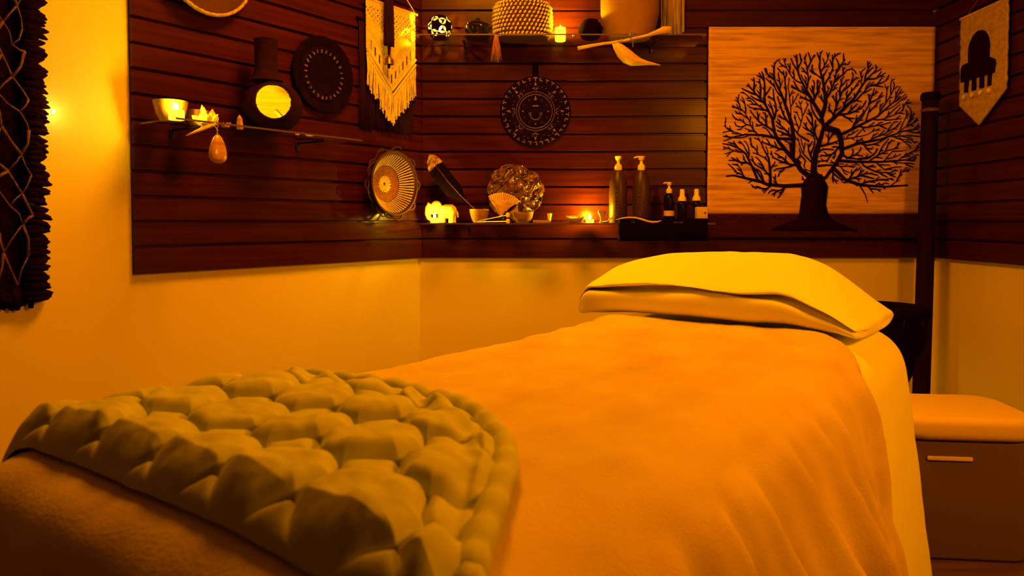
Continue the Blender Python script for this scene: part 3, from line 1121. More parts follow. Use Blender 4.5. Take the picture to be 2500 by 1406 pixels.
for k in range(len(prof) - 1):
    for i in range(n):
        f = (k * n + i, k * n + (i + 1) % n, (k + 1) * n + (i + 1) % n, (k + 1) * n + i)
        if not _in_hole([vs[q] for q in f]):
            fs.append(f)
fs.append(tuple(range(n - 1, -1, -1)))
mb = MB().add(vs, fs)
mb.build('body', M['clay'], cl, mods=[('SOLIDIFY', {'thickness': 0.007, 'offset': -1.0})])
MB().lathe([(0.055, 0.170), (0.042, 0.185), (0.037, 0.21), (0.037, 0.30), (0.040, 0.306), (0.033, 0.306), (0.030, 0.20), (0.0, 0.19)], 32, c=(-0.022, 0.0, 0.0)).build('neck', M['clay'], cl)
side = Vector((-view.y, view.x, 0))
ring = []
for i in range(48):
    a = 2 * math.pi * i / 48
    q = side * (0.059 * math.cos(a)) + Vector((0, 0, 0.061 * math.sin(a)))
    dz = q.z + 0.010
    rr_ = 0.099 * math.sqrt(max(0.05, 1 - (dz / 0.089) ** 2))
    ring.append(Vector((0, 0, 0.098)) + q + view * math.sqrt(max(0.0001, rr_ ** 2 - (0.059 * math.cos(a)) ** 2)))
MB().tube(ring, 0.0042, 8, closed=True).build('opening_rim', M['clay'], cl, smooth='all')
prof2 = [(0.05, 0.012)] + [((0.098 * math.sin(t) - 0.0085), 0.088 - 0.088 * math.cos(t)) for t in [math.pi * (0.2 + 0.79 * i / 30) for i in range(31)]]
vs2, fs2 = [], []
for k, (r, z) in enumerate(prof2):
    for i in range(n):
        a = 2 * math.pi * i / n
        rr_ = r - (0.0006 if k % 2 else 0)
        vs2.append((rr_ * math.cos(a), rr_ * math.sin(a), 0.088 + (z - 0.088) * 0.89))
for k in range(len(prof2) - 1):
    for i in range(n):
        f = (k * n + i, k * n + (i + 1) % n, (k + 1) * n + (i + 1) % n, (k + 1) * n + i)
        if Vector((vs2[f[0]][0], vs2[f[0]][1], 0)).dot(view) < 0.02 or vs2[f[0]][2] > 0.150:
            fs2.append(f)
MB().add(vs2, fs2).build('lining', mat('pale_lining', (0.80, 0.62, 0.26), 0.7, var=0.3, scale=(4, 4, 70)), cl, smooth='all')
MB().tube([Vector((0, 0, 0.035)) + side * 0.040 + view * 0.05, Vector((0, 0, 0.075)) + side * 0.010 + view * 0.02], 0.0065, 8).build('incense_stick', M['midwood'], cl)
pw = Matrix.Rotation(RZL, 3, 'Z') @ (view * 0.050 + side * 0.0)
point_light('lantern_glow', p + pw + Vector((0, 0, 0.034)), 0.30, color=(1.0, 0.62, 0.004), radius=0.01)
p = onleft(712, 0.10)
mb = MB()
cluster(mb, 4, 0.008, 0.013, 21, 1.3)
tag(mb.build('crystal_chip', M['crystal'], smooth=False), 'tiny pale crystal chip just right of the clay lantern', 'crystal', None, onleft(727, 0.14))
mb = MB()
mb.lathe([(0.004, 0), (0.006, 0.012), (0.004, 0.028), (0.0, 0.036)], 6, m=Matrix.Translation((0, 0, 0.006)) @ Matrix.Rotation(math.pi / 2, 4, 'Y'))
tag(mb.build('crystal_wand', M['crystal'], smooth=False), 'small crystal wand lying right of the clay lantern', 'crystal', None, onleft(748, 0.14), RZL)

# pendant hanging from the shelf edge and its wooden leaf
p = on_left(531, 305, 0.239)
pd = thing('stone_pendant', 'egg-shaped banded amber stone hanging on a short chain from the left shelf', 'pendant', p, RZL)
MB().tube([(0.0, 0.004 + 0.008 * math.cos(a), 0.002 + 0.012 * math.sin(a)) for a in [2 * math.pi * i / 24 for i in range(24)]], 0.0013, 6, closed=True).build('ring', M['steel'], pd)
mb = MB()
for k in range(4):
    mb.tube([((0.0022 if k % 2 else 0) * math.cos(a), (0 if k % 2 else 0.0022) * math.cos(a), -0.012 - k * 0.0045 + 0.0036 * math.sin(a)) for a in [2 * math.pi * i / 12 for i in range(12)]], 0.0008, 5, closed=True)
mb.build('chain', M['steel'], pd)
prof = [(0.0, -0.027), (0.006, -0.029), (0.013, -0.036), (0.0205, -0.05), (0.026, -0.068), (0.0285, -0.084), (0.0275, -0.097), (0.021, -0.107), (0.010, -0.1115), (0.0, -0.1125)]
MB().lathe(prof, 32, sy=0.55).build('stone', M['amberstone'], pd)
q0, q1, q2 = on_left(455, 331, 0.235), on_left(500, 312, 0.235), on_left(527, 301, 0.235)
mb = MB()
mb.tube([q0 - q2, q1 - q2, (q2 - q2)], [0.0035, 0.010, 0.003], 10, flat=0.6)
tag(mb.build('wooden_leaf', M['palewood'], smooth='all'), 'slim pale carved wooden leaf held at the left shelf edge above the stone pendant', 'ornament', None, q2)

# ------------------------------------------------------------------ on the upper shelf
# pierced lantern ball
p = ontop(1075, 3.12, Z_UP)
LR = 0.053
lb = thing('pierced_lantern', 'small round lantern pierced with petal openings, lit inside, on the upper shelf', 'lantern', p, 0.35)
phi = (1 + 5 ** 0.5) / 2
iv = [Vector(v).normalized() for v in [(0, s1, s2 * phi) for s1 in (1, -1) for s2 in (1, -1)] + [(s1, s2 * phi, 0) for s1 in (1, -1) for s2 in (1, -1)] + [(s2 * phi, 0, s1) for s1 in (1, -1) for s2 in (1, -1)]]
ie = [(a, b) for a in range(12) for b in range(a + 1, 12) if iv[a].angle(iv[b]) < 1.2]
mid = [(iv[a] + iv[b]).normalized() for a, b in ie]
me_ = [(a, b) for a in range(len(mid)) for b in range(a + 1, len(mid)) if mid[a].angle(mid[b]) < math.radians(38)]
bm = bmesh.new()
bmesh.ops.create_icosphere(bm, subdivisions=6, radius=LR)
arcs = []
for a, b in me_:
    nrm = mid[a].cross(mid[b]).normalized()
    arcs.append((nrm, (mid[a] + mid[b]).normalized(), math.radians(18)))
AN = np.array([tuple(x[0]) for x in arcs])
AM = np.array([tuple(x[1]) for x in arcs])
AT = np.cross(AN, AM)
MD = np.array([tuple(v) for v in mid])
dele = []
for f in bm.faces:
    c_ = np.array(f.calc_center_median().normalized())
    if c_[2] < -0.86:
        continue
    lat = np.abs(np.arcsin(np.clip(AN @ c_, -1, 1)))
    lon = np.arctan2(AT @ c_, AM @ c_)
    x = np.abs(lon) / math.radians(14.5)
    if np.any((x < 1) & (lat < math.radians(5.2) * (1 - x ** 2))) or np.max(MD @ c_) > math.cos(math.radians(2.2)):
        dele.append(f)
bmesh.ops.delete(bm, geom=dele, context='FACES')
for v in bm.verts:
    v.co.z += LR * 0.9
me = bpy.data.meshes.new('globe')
bm.to_mesh(me)
bm.free()
me.materials.append(M['ebony'])
me.materials.append(M['pearl'])
for pg in me.polygons:
    pg.use_smooth = True
gl = bpy.data.objects.new('globe', me)
COL.objects.link(gl)
gl.parent = lb
md = gl.modifiers.new('solidify', 'SOLIDIFY')
md.thickness = 0.0015
md.offset = -1
md.material_offset = 1
md.material_offset_rim = 0
MB().ell((0, 0, LR * 0.9), (0.013, 0.013, 0.016)).build('bulb', M['bulb'], lb)
MB().lathe([(0.028, 0.0), (0.030, 0.002), (0.024, 0.009), (0.0, 0.010)], 24).build('base', M['ebony'], lb)
point_light('globe_glow', p + Vector((0.0, 0.0, LR * 0.9 + 0.024)), 0.8, radius=0.003)

# dark glossy pot
p = ontop(1166, 3.13, Z_UP)
dp = thing('lidded_pot', 'low black glazed lidded pot between the pierced lantern and cowrie basket', 'pot', p)
MB().lathe([(0.036, 0.0), (0.046, 0.003), (0.055, 0.012), (0.053, 0.016), (0.040, 0.014), (0.041, 0.022), (0.054, 0.040), (0.055, 0.052), (0.047, 0.060), (0.0, 0.058)], 36).build('body', M['blackgloss'], dp)
MB().lathe([(0.049, 0.059), (0.050, 0.063), (0.036, 0.072), (0.010, 0.076), (0.009, 0.082), (0.012, 0.088), (0.0, 0.091)], 36).build('lid', M['blackgloss'], dp)

# cowrie basket
p = ontop(1275, 3.135, Z_UP + 0.001)
cbk = thing('cowrie_basket', 'round basket covered with rows of cowrie shells, raffia tassel hanging down', 'basket', p)
WX, WY, WH = 0.122, 0.080, 0.150
prof = [(0.86, 0.0), (0.96, 0.02), (1.0, 0.05), (1.0, 0.10), (0.95, 0.135), (0.86, WH), (0.80, WH), (0.85, 0.10), (0.8, 0.02), (0.0, 0.012)]
MB().lathe(prof, 48, sx=WX, sy=WY).build('basket_body', M['basketdark'], cbk)
mb = MB()
random.seed(3)
rows = 9
for k in range(rows):
    z = 0.013 + k * 0.0164
    fr = 0.955 + 0.05 * math.sin(math.pi * min(1, max(0, z / WH))) - (0.05 if k == 0 else 0) - (0.07 if k == rows - 1 else 0)
    nn = 40
    for i in range(nn):
        a = 2 * math.pi * (i + 0.5 * (k % 2)) / nn
        pos = Vector((WX * fr * math.cos(a), WY * fr * math.sin(a), z))
        out = Vector((math.cos(a) / WX, math.sin(a) / WY, 0)).normalized()
        up = Vector((0, 0, 1))
        tn = up.cross(out)
        tilt = random.uniform(0.35, 0.8)
        ax = (up * math.cos(tilt) + tn * math.sin(tilt)).normalized()
        bx = out.cross(ax)
        rot = Matrix((bx, out, ax)).transposed()
        mb.ell(pos + out * 0.001, (0.0046, 0.0062, 0.0082), rot, 8, 6)
mb.build('cowrie_shells', M['pearl'], cbk, smooth='all')
mb = MB()
for i in range(46):
    x = random.uniform(-0.016, 0.016)
    y = random.uniform(-0.006, 0.006)
    ln = random.uniform(0.075, 0.115)
    j = random.uniform(-.012, .012)
    mb.tube([(x * 0.3, y * 0.4, 0.0), (x * 0.8, y, -0.03), (x + j * 0.5, y, -ln * 0.6), (x + j, y - 0.002, -ln)], [0.0014, 0.0012, 0.0011, 0.0008], 4)
tx = on_y(1211, 84, 3.012)
o = mb.build('raffia_tassel', mat('orange_raffia', (0.30, 0.13, 0.04), 0.9), cbk, smooth='all')
o.location = (tx.x - p.x, tx.y - p.y, tx.z - p.z)
MB().tube([(tx.x - p.x, tx.y - p.y, tx.z - p.z), (tx.x - p.x + 0.002, tx.y - p.y + 0.004, tx.z - p.z + 0.010), (tx.x - p.x + 0.006, tx.y - p.y + 0.03, tx.z - p.z + 0.012), (-WX * 0.5, -WY * 0.86, 0.03)], 0.003, 6).build('tassel_cord', M['basketdark'], cbk)

# round dark pot, and a tiny steel ball added to stand in for a glare
p = ontop(1440, 3.13, Z_UP)
tag(MB().lathe([(0.022, 0.0), (0.036, 0.006), (0.050, 0.028), (0.052, 0.045), (0.042, 0.066), (0.030, 0.074), (0.033, 0.080), (0.027, 0.080), (0.0, 0.06)], 32).build('round_pot', M['drumcover']),
    'small round black pot between the pillar candle and the large tan jar', 'pot', None, p)
tag(MB().ell((0, 0, 0.008), (0.008, 0.008, 0.008)).build('glare_ball', M['steel'], smooth='all'), 'tiny steel ball standing in for a small glare beside the pillar candle', 'glare_ball', None, ontop(1400, 3.10, Z_UP))

# large tan jar
p = ontop(1535, 3.135, Z_UP)
tag(MB().lathe([(0.072, 0.0), (0.085, 0.004), (0.108, 0.05), (0.123, 0.11), (0.124, 0.17), (0.112, 0.235), (0.085, 0.285), (0.070, 0.30), (0.076, 0.315), (0.066, 0.315), (0.06, 0.30), (0.0, 0.28)], 56, sy=0.68).build('large_jar', M['tanclay']),
    'large tan stoneware jar on the upper shelf, cut by the top of the photo', 'jar', None, p)

# raffia broom fringe on the wall right of the jar
c = on_y(1642, 82, YB - 0.012)
rf = thing('raffia_hanging', 'straight straw-coloured raffia hanging just right of the large tan jar', 'wall hanging', (c.x, YB, c.z))
mb = MB()
for i in range(30):
    x = -0.052 + 0.104 * (i + 0.5) / 30
    y = -0.010 - random.uniform(0, 0.012)
    mb.tube([(x * 0.95, y, 0.30), (x + random.uniform(-.002, .002), y, 0.14), (x + random.uniform(-.003, .003), y, random.uniform(-0.006, 0.01))], 0.0026, 5)
mb.build('strand', M['straw'], rf, smooth='all')
MB().tube([(-0.06, -0.012, 0.305), (0.06, -0.012, 0.305)], 0.008, 10).build('hanging_rod', M['darkwood'], rf)

# hanging wooden bird
def bp_(px, py, y=2.985):
    return on_y(px, py, y)


bo = bp_(1542, 92)
bd = thing('wooden_bird', 'pale carved wooden bird with spread wings hanging from the upper shelf edge', 'ornament', bo)


def path(pts, rs, y=2.985):
    return [bp_(a, b, y) - bo for a, b in pts], [r * 3.0 / FPX for r in rs]


a_, r_ = path([(1499, 102), (1507, 113), (1519, 127), (1532, 139), (1546, 147), (1562, 151), (1580, 154), (1596, 156), (1612, 159)], [7, 12, 17, 18.5, 16, 10, 5.5, 3, 1.6])
MB().tube(a_, r_, 16, flat=0.9).build('body', M['palewood'], bd, smooth='all')
a_, r_ = path([(1411, 118), (1440, 112), (1475, 106), (1502, 103), (1520, 99)], [6.5, 5.5, 4.5, 4.5, 5], 2.975)
MB().tube(a_, r_, 10, flat=0.7).build('wing', M['palewood'], bd, smooth='all')
a_, r_ = path([(1516, 101), (1545, 95), (1580, 87), (1602, 79), (1620, 73), (1634, 72), (1639, 72)], [4, 5, 5, 7, 10.5, 10, 7], 2.975)
MB().tube(a_, r_, 10, flat=0.8).build('wing', M['palewood'], bd, smooth='all')
MB().tube([(0.0125 * math.cos(a), -0.028, 0.0125 * math.sin(a)) for a in [2 * math.pi * i / 28 for i in range(28)]], 0.0016, 6, closed=True).build('ring', M['steel'], bd)
mb = MB()
for k in range(7):
    mb.tube([((0.002 if k % 2 else 0) * math.cos(a) + 0.001, (0 if k % 2 else 0.002) * math.cos(a) - 0.026, -0.0155 - k * 0.0042 + 0.0034 * math.sin(a)) for a in [2 * math.pi * i / 12 for i in range(12)]], 0.0008, 5, closed=True)
mb.build('chain', M['steel'], bd)

# ------------------------------------------------------------------ back wall: sun disc and tree picture
c = on_y(1307, 273, YB)
sd = thing('sun_disc', 'dark round calendar disc with gold relief rings and glyphs on the back wall', 'wall ornament', c)
SRD = 0.153
MB().lathe([(0.0, 0.002), (SRD * 0.97, 0.002), (SRD, 0.006), (SRD * 0.98, 0.014), (SRD * 0.94, 0.016), (0.0, 0.016)], 72, m=RX).build('disc', M['ebony'], sd)
mb = MB()
YF = -0.0165


def ringt(f, r=0.0009):
    mb.tube([(SRD * f * math.cos(a), YF, SRD * f * math.sin(a)) for a in [2 * math.pi * i / 72 for i in range(72)]], r, 6, closed=True)


def glyph(a, f, pts, s=0.012, dy=0.002):
    m = Matrix.Rotation(-a, 4, 'Y') @ Matrix.Translation((SRD * f, YF, 0)) @ Matrix.Scale(s, 4, Vector((1, 0, 0))) @ Matrix.Scale(s, 4, Vector((0, 0, 1)))
    mb.prism(pts, -dy, 0.0, m)


ringt(0.545, 0.0011)
ringt(0.475, 0.0014)
random.seed(31)
TEE = [(-0.5, -0.12), (0.3, -0.12), (0.3, -0.6), (0.55, -0.6), (0.55, 0.6), (0.3, 0.6), (0.3, 0.1), (-0.5, 0.1)]
ELL = [(-0.5, -0.5), (-0.2, -0.5), (-0.2, 0.25), (0.6, 0.25), (0.6, 0.55), (-0.5, 0.55)]
for i in range(34):
    a = 2 * math.pi * (i + 0.5) / 34
    glyph(a, 0.90, random.choice((TEE, ELL)), random.uniform(0.011, 0.015))
for i in range(8):
    a = 2 * math.pi * i / 8
    glyph(a, 0.76, [(-0.5, -0.5), (0.9, 0.0), (-0.5, 0.5)], 0.011)
    for q in (-1, 1):
        ce = Matrix.Rotation(-a, 3, 'Y') @ Vector((SRD * 0.62, YF, q * 0.0075))
        mb.tube([ce + Vector((0.005 * math.cos(b), 0, 0.005 * math.sin(b))) for b in [a * -1 + q * (0.4 + 0.35 * k) for k in range(13)]], 0.0013, 5)
for i in range(40):
    a = 2 * math.pi * i / 40 + 0.04
    f = random.choice((0.66, 0.70, 0.78))
    ce = Matrix.Rotation(-a, 3, 'Y') @ Vector((SRD * f, YF, 0))
    mb.ell(ce, (0.002, 0.0012, 0.002), None, 8, 6)
for i in range(12):
    a = 2 * math.pi * i / 12
    ce = Matrix.Rotation(-a, 3, 'Y') @ Vector((SRD * 0.36, YF, 0))
    mb.ell(ce, (0.0036 if i % 3 == 0 else 0.002, 0.0014, 0.0032 if i % 3 == 0 else 0.002), None, 8, 6)
glyph(math.pi / 2, 0.38, [(-0.8, -0.5), (0.8, 0.0), (-0.8, 0.5)], 0.012)
mb.box((0, YF, SRD * 0.15), (0.024, 0.003, 0.005))
mb.tube([(0.022 * math.cos(a), YF, -0.014 + 0.022 * math.sin(a)) for a in [math.pi + math.pi * i / 14 for i in range(15)]], 0.0016, 5)
for q in (-1, 1):
    mb.tube([(q * 0.024 + 0.0045 * math.cos(a), YF, -0.010 + 0.0045 * math.sin(a)) for a in [2 * math.pi * i / 14 for i in range(14)]], 0.0012, 5, closed=True)
mb.build('relief', M['gold'], sd, smooth=False)
MB().box((0, -0.004, SRD + 0.024), (0.026, 0.004, 0.065), 0.001).build('hanging_strap', M['black'], sd)

# tree picture on grass cloth
AP = [on_y(1730, 66, YB - 0.012), on_y(2276, 66, YB - 0.012), on_y(1730, 581, YB - 0.012)]
AX0, AX1, AZ1, AZ0 = AP[0].x, XR - 0.006, AP[0].z, AP[2].z
tp = thing('tree_picture', 'square grass-cloth picture of a dark spreading tree, hung in the back corner', 'picture', ((AX0 + AX1) / 2, YB, AZ0))
AW, AH = AX1 - AX0, AZ1 - AZ0
ZB = AZ1 - (on_y(1730, 522, YB - 0.012).z)
ZB = AH - ZB
mb = MB()
mb.grid(60, 60, lambda a, b: Vector(((a - 0.5) * AW + 0.0022 * fbm(b * 25, 3.1) * (1 if a > 0.5 else -1), -0.013 - 0.0015 * fbm(a * 3, b * 8), ZB + b * (AH - ZB))))
mb.build('grass_cloth', M['linen'], tp, mods=[('SOLIDIFY', {'thickness': 0.004, 'offset': 1.0})])
mb = MB()
mb.grid(60, 12, lambda a, b: Vector(((a - 0.5) * AW + 0.002 * fbm(b * 9, 1.1) * (1 if a > 0.5 else -1), -0.013, b * ZB)))
mb.build('ground_band', M['brownlinen'], tp, mods=[('SOLIDIFY', {'thickness': 0.004, 'offset': 1.0})])
MB().tube([(-AW / 2, -0.011, AH), (AW / 2 - 0.004, -0.011, AH)], 0.006, 10).build('hanging_rod', M['darkwood'], tp)


def ap(px, py):
    q = on_y(px, py, YB - 0.017)
    return np.array([q.x - (AX0 + AX1) / 2, q.z - AZ0])


rng = np.random.default_rng(12)
limbs = [
    ([(1985, 432), (1987, 400), (1992, 370), (2004, 335), (2010, 310), (2006, 285)], 0.013),
    ([(2006, 285), (1985, 250), (1965, 215), (1950, 185)], 0.008),
    ([(2006, 285), (2016, 250), (2010, 205), (2000, 165)], 0.008),
    ([(2010, 310), (2050, 275), (2085, 240), (2110, 200)], 0.008),
    ([(2010, 310), (2045, 320), (2053, 345), (2055, 375), (2040, 400), (2016, 432), (1998, 450)], 0.012),
    ([(2050, 330), (2090, 310), (2140, 285), (2180, 250)], 0.006),
    ([(2053, 365), (2095, 350), (2150, 340), (2205, 320)], 0.006),
    ([(2046, 392), (2090, 395), (2150, 395), (2215, 390)], 0.006),
    ([(2036, 412), (2065, 440), (2105, 452), (2160, 456), (2215, 452)], 0.007),
    ([(2098, 452), (2112, 475), (2118, 495)], 0.003),
    ([(1978, 432), (1955, 415), (1940, 392), (1920, 370), (1900, 345), (1890, 322), (1885, 290), (1868, 255)], 0.010),
    ([(1934, 385), (1937, 340), (1932, 300), (1920, 265), (1905, 225), (1890, 195)], 0.009),
    ([(1934, 340), (1900, 338), (1862, 330), (1820, 328), (1788, 335)], 0.006),
    ([(1962, 452), (1915, 454), (1872, 450), (1850, 440), (1835, 405), (1820, 375), (1800, 360)], 0.008),
    ([(1856, 443), (1820, 435), (1790, 428), (1772, 430)], 0.006),
    ([(1880, 450), (1880, 420), (1876, 385), (1862, 360)], 0.006),
    ([(1975, 345), (1950, 330), (1935, 310), (1930, 285)], 0.004),
    ([(1985, 400), (1960, 375), (1952, 355)], 0.004),
    ([(1998, 358), (2030, 350), (2055, 340)], 0.005),
    ([(1996, 405), (2020, 403), (2042, 404)], 0.005),
    ([(1954, 400), (1946, 388), (1956, 380), (1966, 392), (1962, 404)], 0.005),
]
mb = MB()
PXM = 3.21 / FPX


def in_crown(q, g=0.0):
    px, py = 1730 + (q[0] + AW / 2) / PXM, 66 + (AH - q[1]) / PXM
    dx, dy = (px - 2006) / (243.0 - g), (py - 345) / ((222.0 if py < 345 else 150.0) - g)
    if dx * dx + dy * dy > 1:
        return False
    if 1925 < px < 2075 and py > 445:
        return False
    return True


taken = {}
CELL = 0.012


def near_taken(q, own, dist):
    i, j = int(q[0] / CELL), int(q[1] / CELL)
    for a in (i - 1, i, i + 1):
        for c in (j - 1, j, j + 1):
            for (z, o) in taken.get((a, c), ()):
                if o not in own and (z[0] - q[0]) ** 2 + (z[1] - q[1]) ** 2 < dist * dist:
                    return True
    return False


def take(q, o):
    taken.setdefault((int(q[0] / CELL), int(q[1] / CELL)), []).append((q, o))


ROOT = ap(1998, 452)
queue = []
bid = 0
for pl_, r in limbs:
    q = [ap(*z) for z in pl_]
    fine = []
    for k in range(len(q) - 1):
        m_ = max(2, int(np.linalg.norm(q[k + 1] - q[k]) / 0.010))
        for t in range(m_):
            fine.append(q[k] + (q[k + 1] - q[k]) * t / m_)
    fine.append(q[-1])
    nf = len(fine)
    rs = [r * 1.15 * (1 - 0.60 * k / (nf - 1)) for k in range(nf)]
    mb.tube([(z[0], -0.0195, z[1]) for z in fine], rs, 8, up=(0, 1, 0), flat=0.32)
    bid += 1
    for z in fine:
        take(z, bid)
    tdir = fine[-1] - fine[-4]
    for q_ in (-0.35, 0.35):
        c_, s_ = math.cos(q_), math.sin(q_)
        queue.append((fine[-1], np.array([c_ * tdir[0] - s_ * tdir[1], s_ * tdir[0] + c_ * tdir[1]]), 0.17, rs[-1] * 0.95, bid, 0))
    sgn = 1
    if r > 0.0035:
        step = 3 if r < 0.0095 else 4
        for k in range(max(3, int(nf * 0.22)), nf - 2, step):
            tdir = fine[k + 1] - fine[k - 1]
            q_ = sgn * rng.uniform(0.5, 0.95)
            sgn = -sgn
            c_, s_ = math.cos(q_), math.sin(q_)
            queue.append((fine[k], np.array([c_ * tdir[0] - s_ * tdir[1], s_ * tdir[0] + c_ * tdir[1]]), 0.15, min(0.0042, rs[k] * 0.6), bid, 0))
STEP = 0.0085
while queue:
    queue.sort(key=lambda z: -z[2])
    p0, d0, ln, r0, parent, depth = queue.pop(0)
    d_ = d0 / np.linalg.norm(d0)
    bid += 1
    pts_ = [p0]
    n_ = int(ln / STEP)
    for k in range(n_):
        o_ = pts_[-1] - ROOT
        o_ /= np.linalg.norm(o_) + 1e-9
        d_ = d_ + 0.10 * o_ + rng.normal(0, 0.10, 2)
        d_ /= np.linalg.norm(d_)
        z = pts_[-1] + d_ * STEP
        if not in_crown(z) or (k > 0 and near_taken(z, (bid, parent), 0.0088)):
            break
        pts_.append(z)
    if len(pts_) < 3:
        continue
    for z in pts_[1:]:
        take(z, bid)
    m_ = len(pts_)
    r0 = min(r0 * 1.25, 0.0026 + 0.00030 * m_)
    mb.tube([(z[0], -0.0195, z[1]) for z in pts_], [max(0.0021, r0 * (1 - 0.45 * k / (m_ - 1))) for k in range(m_)], 6, up=(0, 1, 0), flat=0.45)
    if depth < 4:
        sgn = 1 if rng.random() < 0.5 else -1
        k = 2
        while k < m_:
            td = pts_[k] - pts_[k - 1]
            q_ = sgn * rng.uniform(0.5, 0.85)
            sgn = -sgn
            c_, s_ = math.cos(q_), math.sin(q_)
            queue.append((pts_[k], np.array([c_ * td[0] - s_ * td[1], s_ * td[0] + c_ * td[1]]), max(0.02, ln * rng.uniform(0.35, 0.6)), r0 * 0.8, bid, depth + 1))
            k += 2 if rng.random() < 0.6 else 3
random.seed(8)
lft, rgt = [], []
for py, a_, b_ in ((425, 1976, 2004), (440, 1966, 2012), (455, 1957, 2022), (475, 1955, 2020), (500, 1953, 2016), (520, 1951, 2021), (535, 1945, 2030), (545, 1920, 2050), (555, 1893, 2075), (562, 1880, 2092)):
    lft.append(ap(a_ + random.uniform(-2, 2), py))
    rgt.append(ap(b_ + random.uniform(-2, 2), py))
mb.prism([tuple(z) for z in lft] + [tuple(z) for z in rgt[::-1]], -0.021, -0.0172)
mb.build('tree_motif', M['felt'], tp, smooth='all')

# ------------------------------------------------------------------ right wall: small hanging
a0, a1 = on_right(2358, 60, 0.0), on_right(2474, 10, 0.0)
RW = a0.y - a1.y
rh = thing('small_wall_hanging', 'small pale pointed wall hanging with a dark arched shape on the right wall', 'wall hanging', (XR, a0.y, 1.765), RZR)
mb = MB()


def rh_fn(a, b):
    zb = -0.325 - 0.115 * (1 - abs(2 * a - 0.9) / 1.1)
    return Vector((a * RW + 0.003 * fbm(b * 14, 2 if a > 0.5 else 5), -0.014 - 0.003 * fbm(a * 6, b * 10), zb * b))


mb.grid(40, 50, rh_fn)
mb.build('woven_body', mat('natural_wool', (0.50, 0.36, 0.19), 1.0, var=0.3, scale=(60, 60, 60), bump=0.5, bscale=(160, 160, 160)), rh, mods=[('SOLIDIFY', {'thickness': 0.007, 'offset': 1.0})])
mb = MB()
arch = [(0.05 * RW, -0.255), (0.05 * RW, -0.20), (0.10 * RW, -0.188), (0.22 * RW, -0.185)]
arch += [((0.44 - 0.23 * math.cos(t_)) * RW, -0.150 + 0.075 * math.sin(t_)) for t_ in [math.pi * k / 14 for k in range(15)]]
arch += [(0.67 * RW, -0.19), (0.78 * RW, -0.205), (0.80 * RW, -0.225), (0.78 * RW, -0.255)]
mb.prism(arch[::-1], -0.026, -0.016)
for i in range(4):
    x = (0.14 + 0.17 * i) * RW
    mb.prism([(x, -0.30), (x, -0.25), (x + 0.08 * RW, -0.25), (x + 0.08 * RW, -0.30)][::-1], -0.026, -0.016)
mb.build('dark_motif', M['felt'], rh, smooth=False)
for i in range(4):
    MB().ell(((0.13 + 0.18 * i) * RW, -0.024, -0.318), (0.010, 0.008, 0.011)).build('bobble', M['cotton'], rh, smooth='all')
MB().tube([(-0.012, -0.014, 0.004), (RW + 0.012, -0.014, 0.004)], 0.006, 10).build('hanging_rod', M['palewood'], rh)
MB().tube([(0.03, -0.014, 0.006), (RW / 2, -0.008, 0.09), (RW - 0.03, -0.014, 0.006)], 0.002, 6).build('hanging_cord', M['tancord'], rh)

# ------------------------------------------------------------------ on the lower shelf
# elephant
p = ontop(1086, 3.135, Z_LOW)
mb = MB()
S = 0.105 / 70.0                     # metres per photo pixel at its distance


def E(px, py, y, rx, ry, rz, rot=None):
    mb.ell(((px - 1086) * S, y, (547 - py) * S), (rx * S, ry * S, rz * S), rot, 20, 14)


E(1092, 515, 0, 25, 21, 20)
E(1104, 514, 0, 17, 19, 18)
E(1062, 503, 0, 17, 17, 19)
E(1052, 508, 0, 11, 11, 15)
mb.tube([((x - 1086) * S, -0.004, (547 - z) * S) for x, z in ((1050, 496), (1041, 508), (1038, 522), (1041, 533), (1050, 539), (1057, 536))], [14 * S, 12 * S, 9 * S, 7 * S, 6 * S, 5 * S], 12)
for lx, ly in ((1078, -11), (1080, 12), (1106, -11), (1108, 12)):
    mb.tube([((lx - 1086) * S, ly * S, 24 * S), ((lx - 1086) * S, ly * S, 8 * S), ((lx - 1086) * S, ly * S, 0.5 * S)], [10 * S, 8.5 * S, 9.5 * S], 14)
mb.tube([((1116 - 1086) * S, 0, 38 * S), ((1122 - 1086) * S, 0, 30 * S), ((1123 - 1086) * S, 0, 15 * S)], [3 * S, 2.2 * S, 2.5 * S], 8)
E(1070, 496, -15, 12, 4, 16, Matrix.Rotation(0.35, 3, 'Z'))
E(1071, 496, 15, 12, 4, 16, Matrix.Rotation(-0.35, 3, 'Z'))
E(1048, 499, -11, 2.6, 2.2, 2.2)
elp = thing('elephant_figurine', 'ivory elephant figurine with its trunk down, behind a lit tealight', 'figurine', p)
bake(mb.build('body', M['ivory'], elp, smooth='all', mods=[('REMESH', {'mode': 'VOXEL', 'voxel_size': 0.0016, 'use_smooth_shade': True}), ('SMOOTH', {'iterations': 4})]))
mb = MB()
mb.tube([((1050 - 1086) * S, -9 * S, (547 - 514) * S), ((1044 - 1086) * S, -13 * S, (547 - 519) * S), ((1038 - 1086) * S, -13 * S, (547 - 518) * S)], [2.6 * S, 2 * S, 0.6 * S], 8)
mb.build('tusk', M['crystal'], elp, smooth='all')
MB().grid(14, 14, lambda a, b: Vector(((1085 + 24 * a - 1086) * S, (b - 0.5) * 2 * 22.5 * S, (547 - 516) * S + 21.8 * S * math.sqrt(max(0.02, 1 - ((b - 0.5) * 1.96) ** 2))))).build('saddle_cloth', M['palewood'], elp, smooth='all', mods=[('SOLIDIFY', {'thickness': 0.0015})])

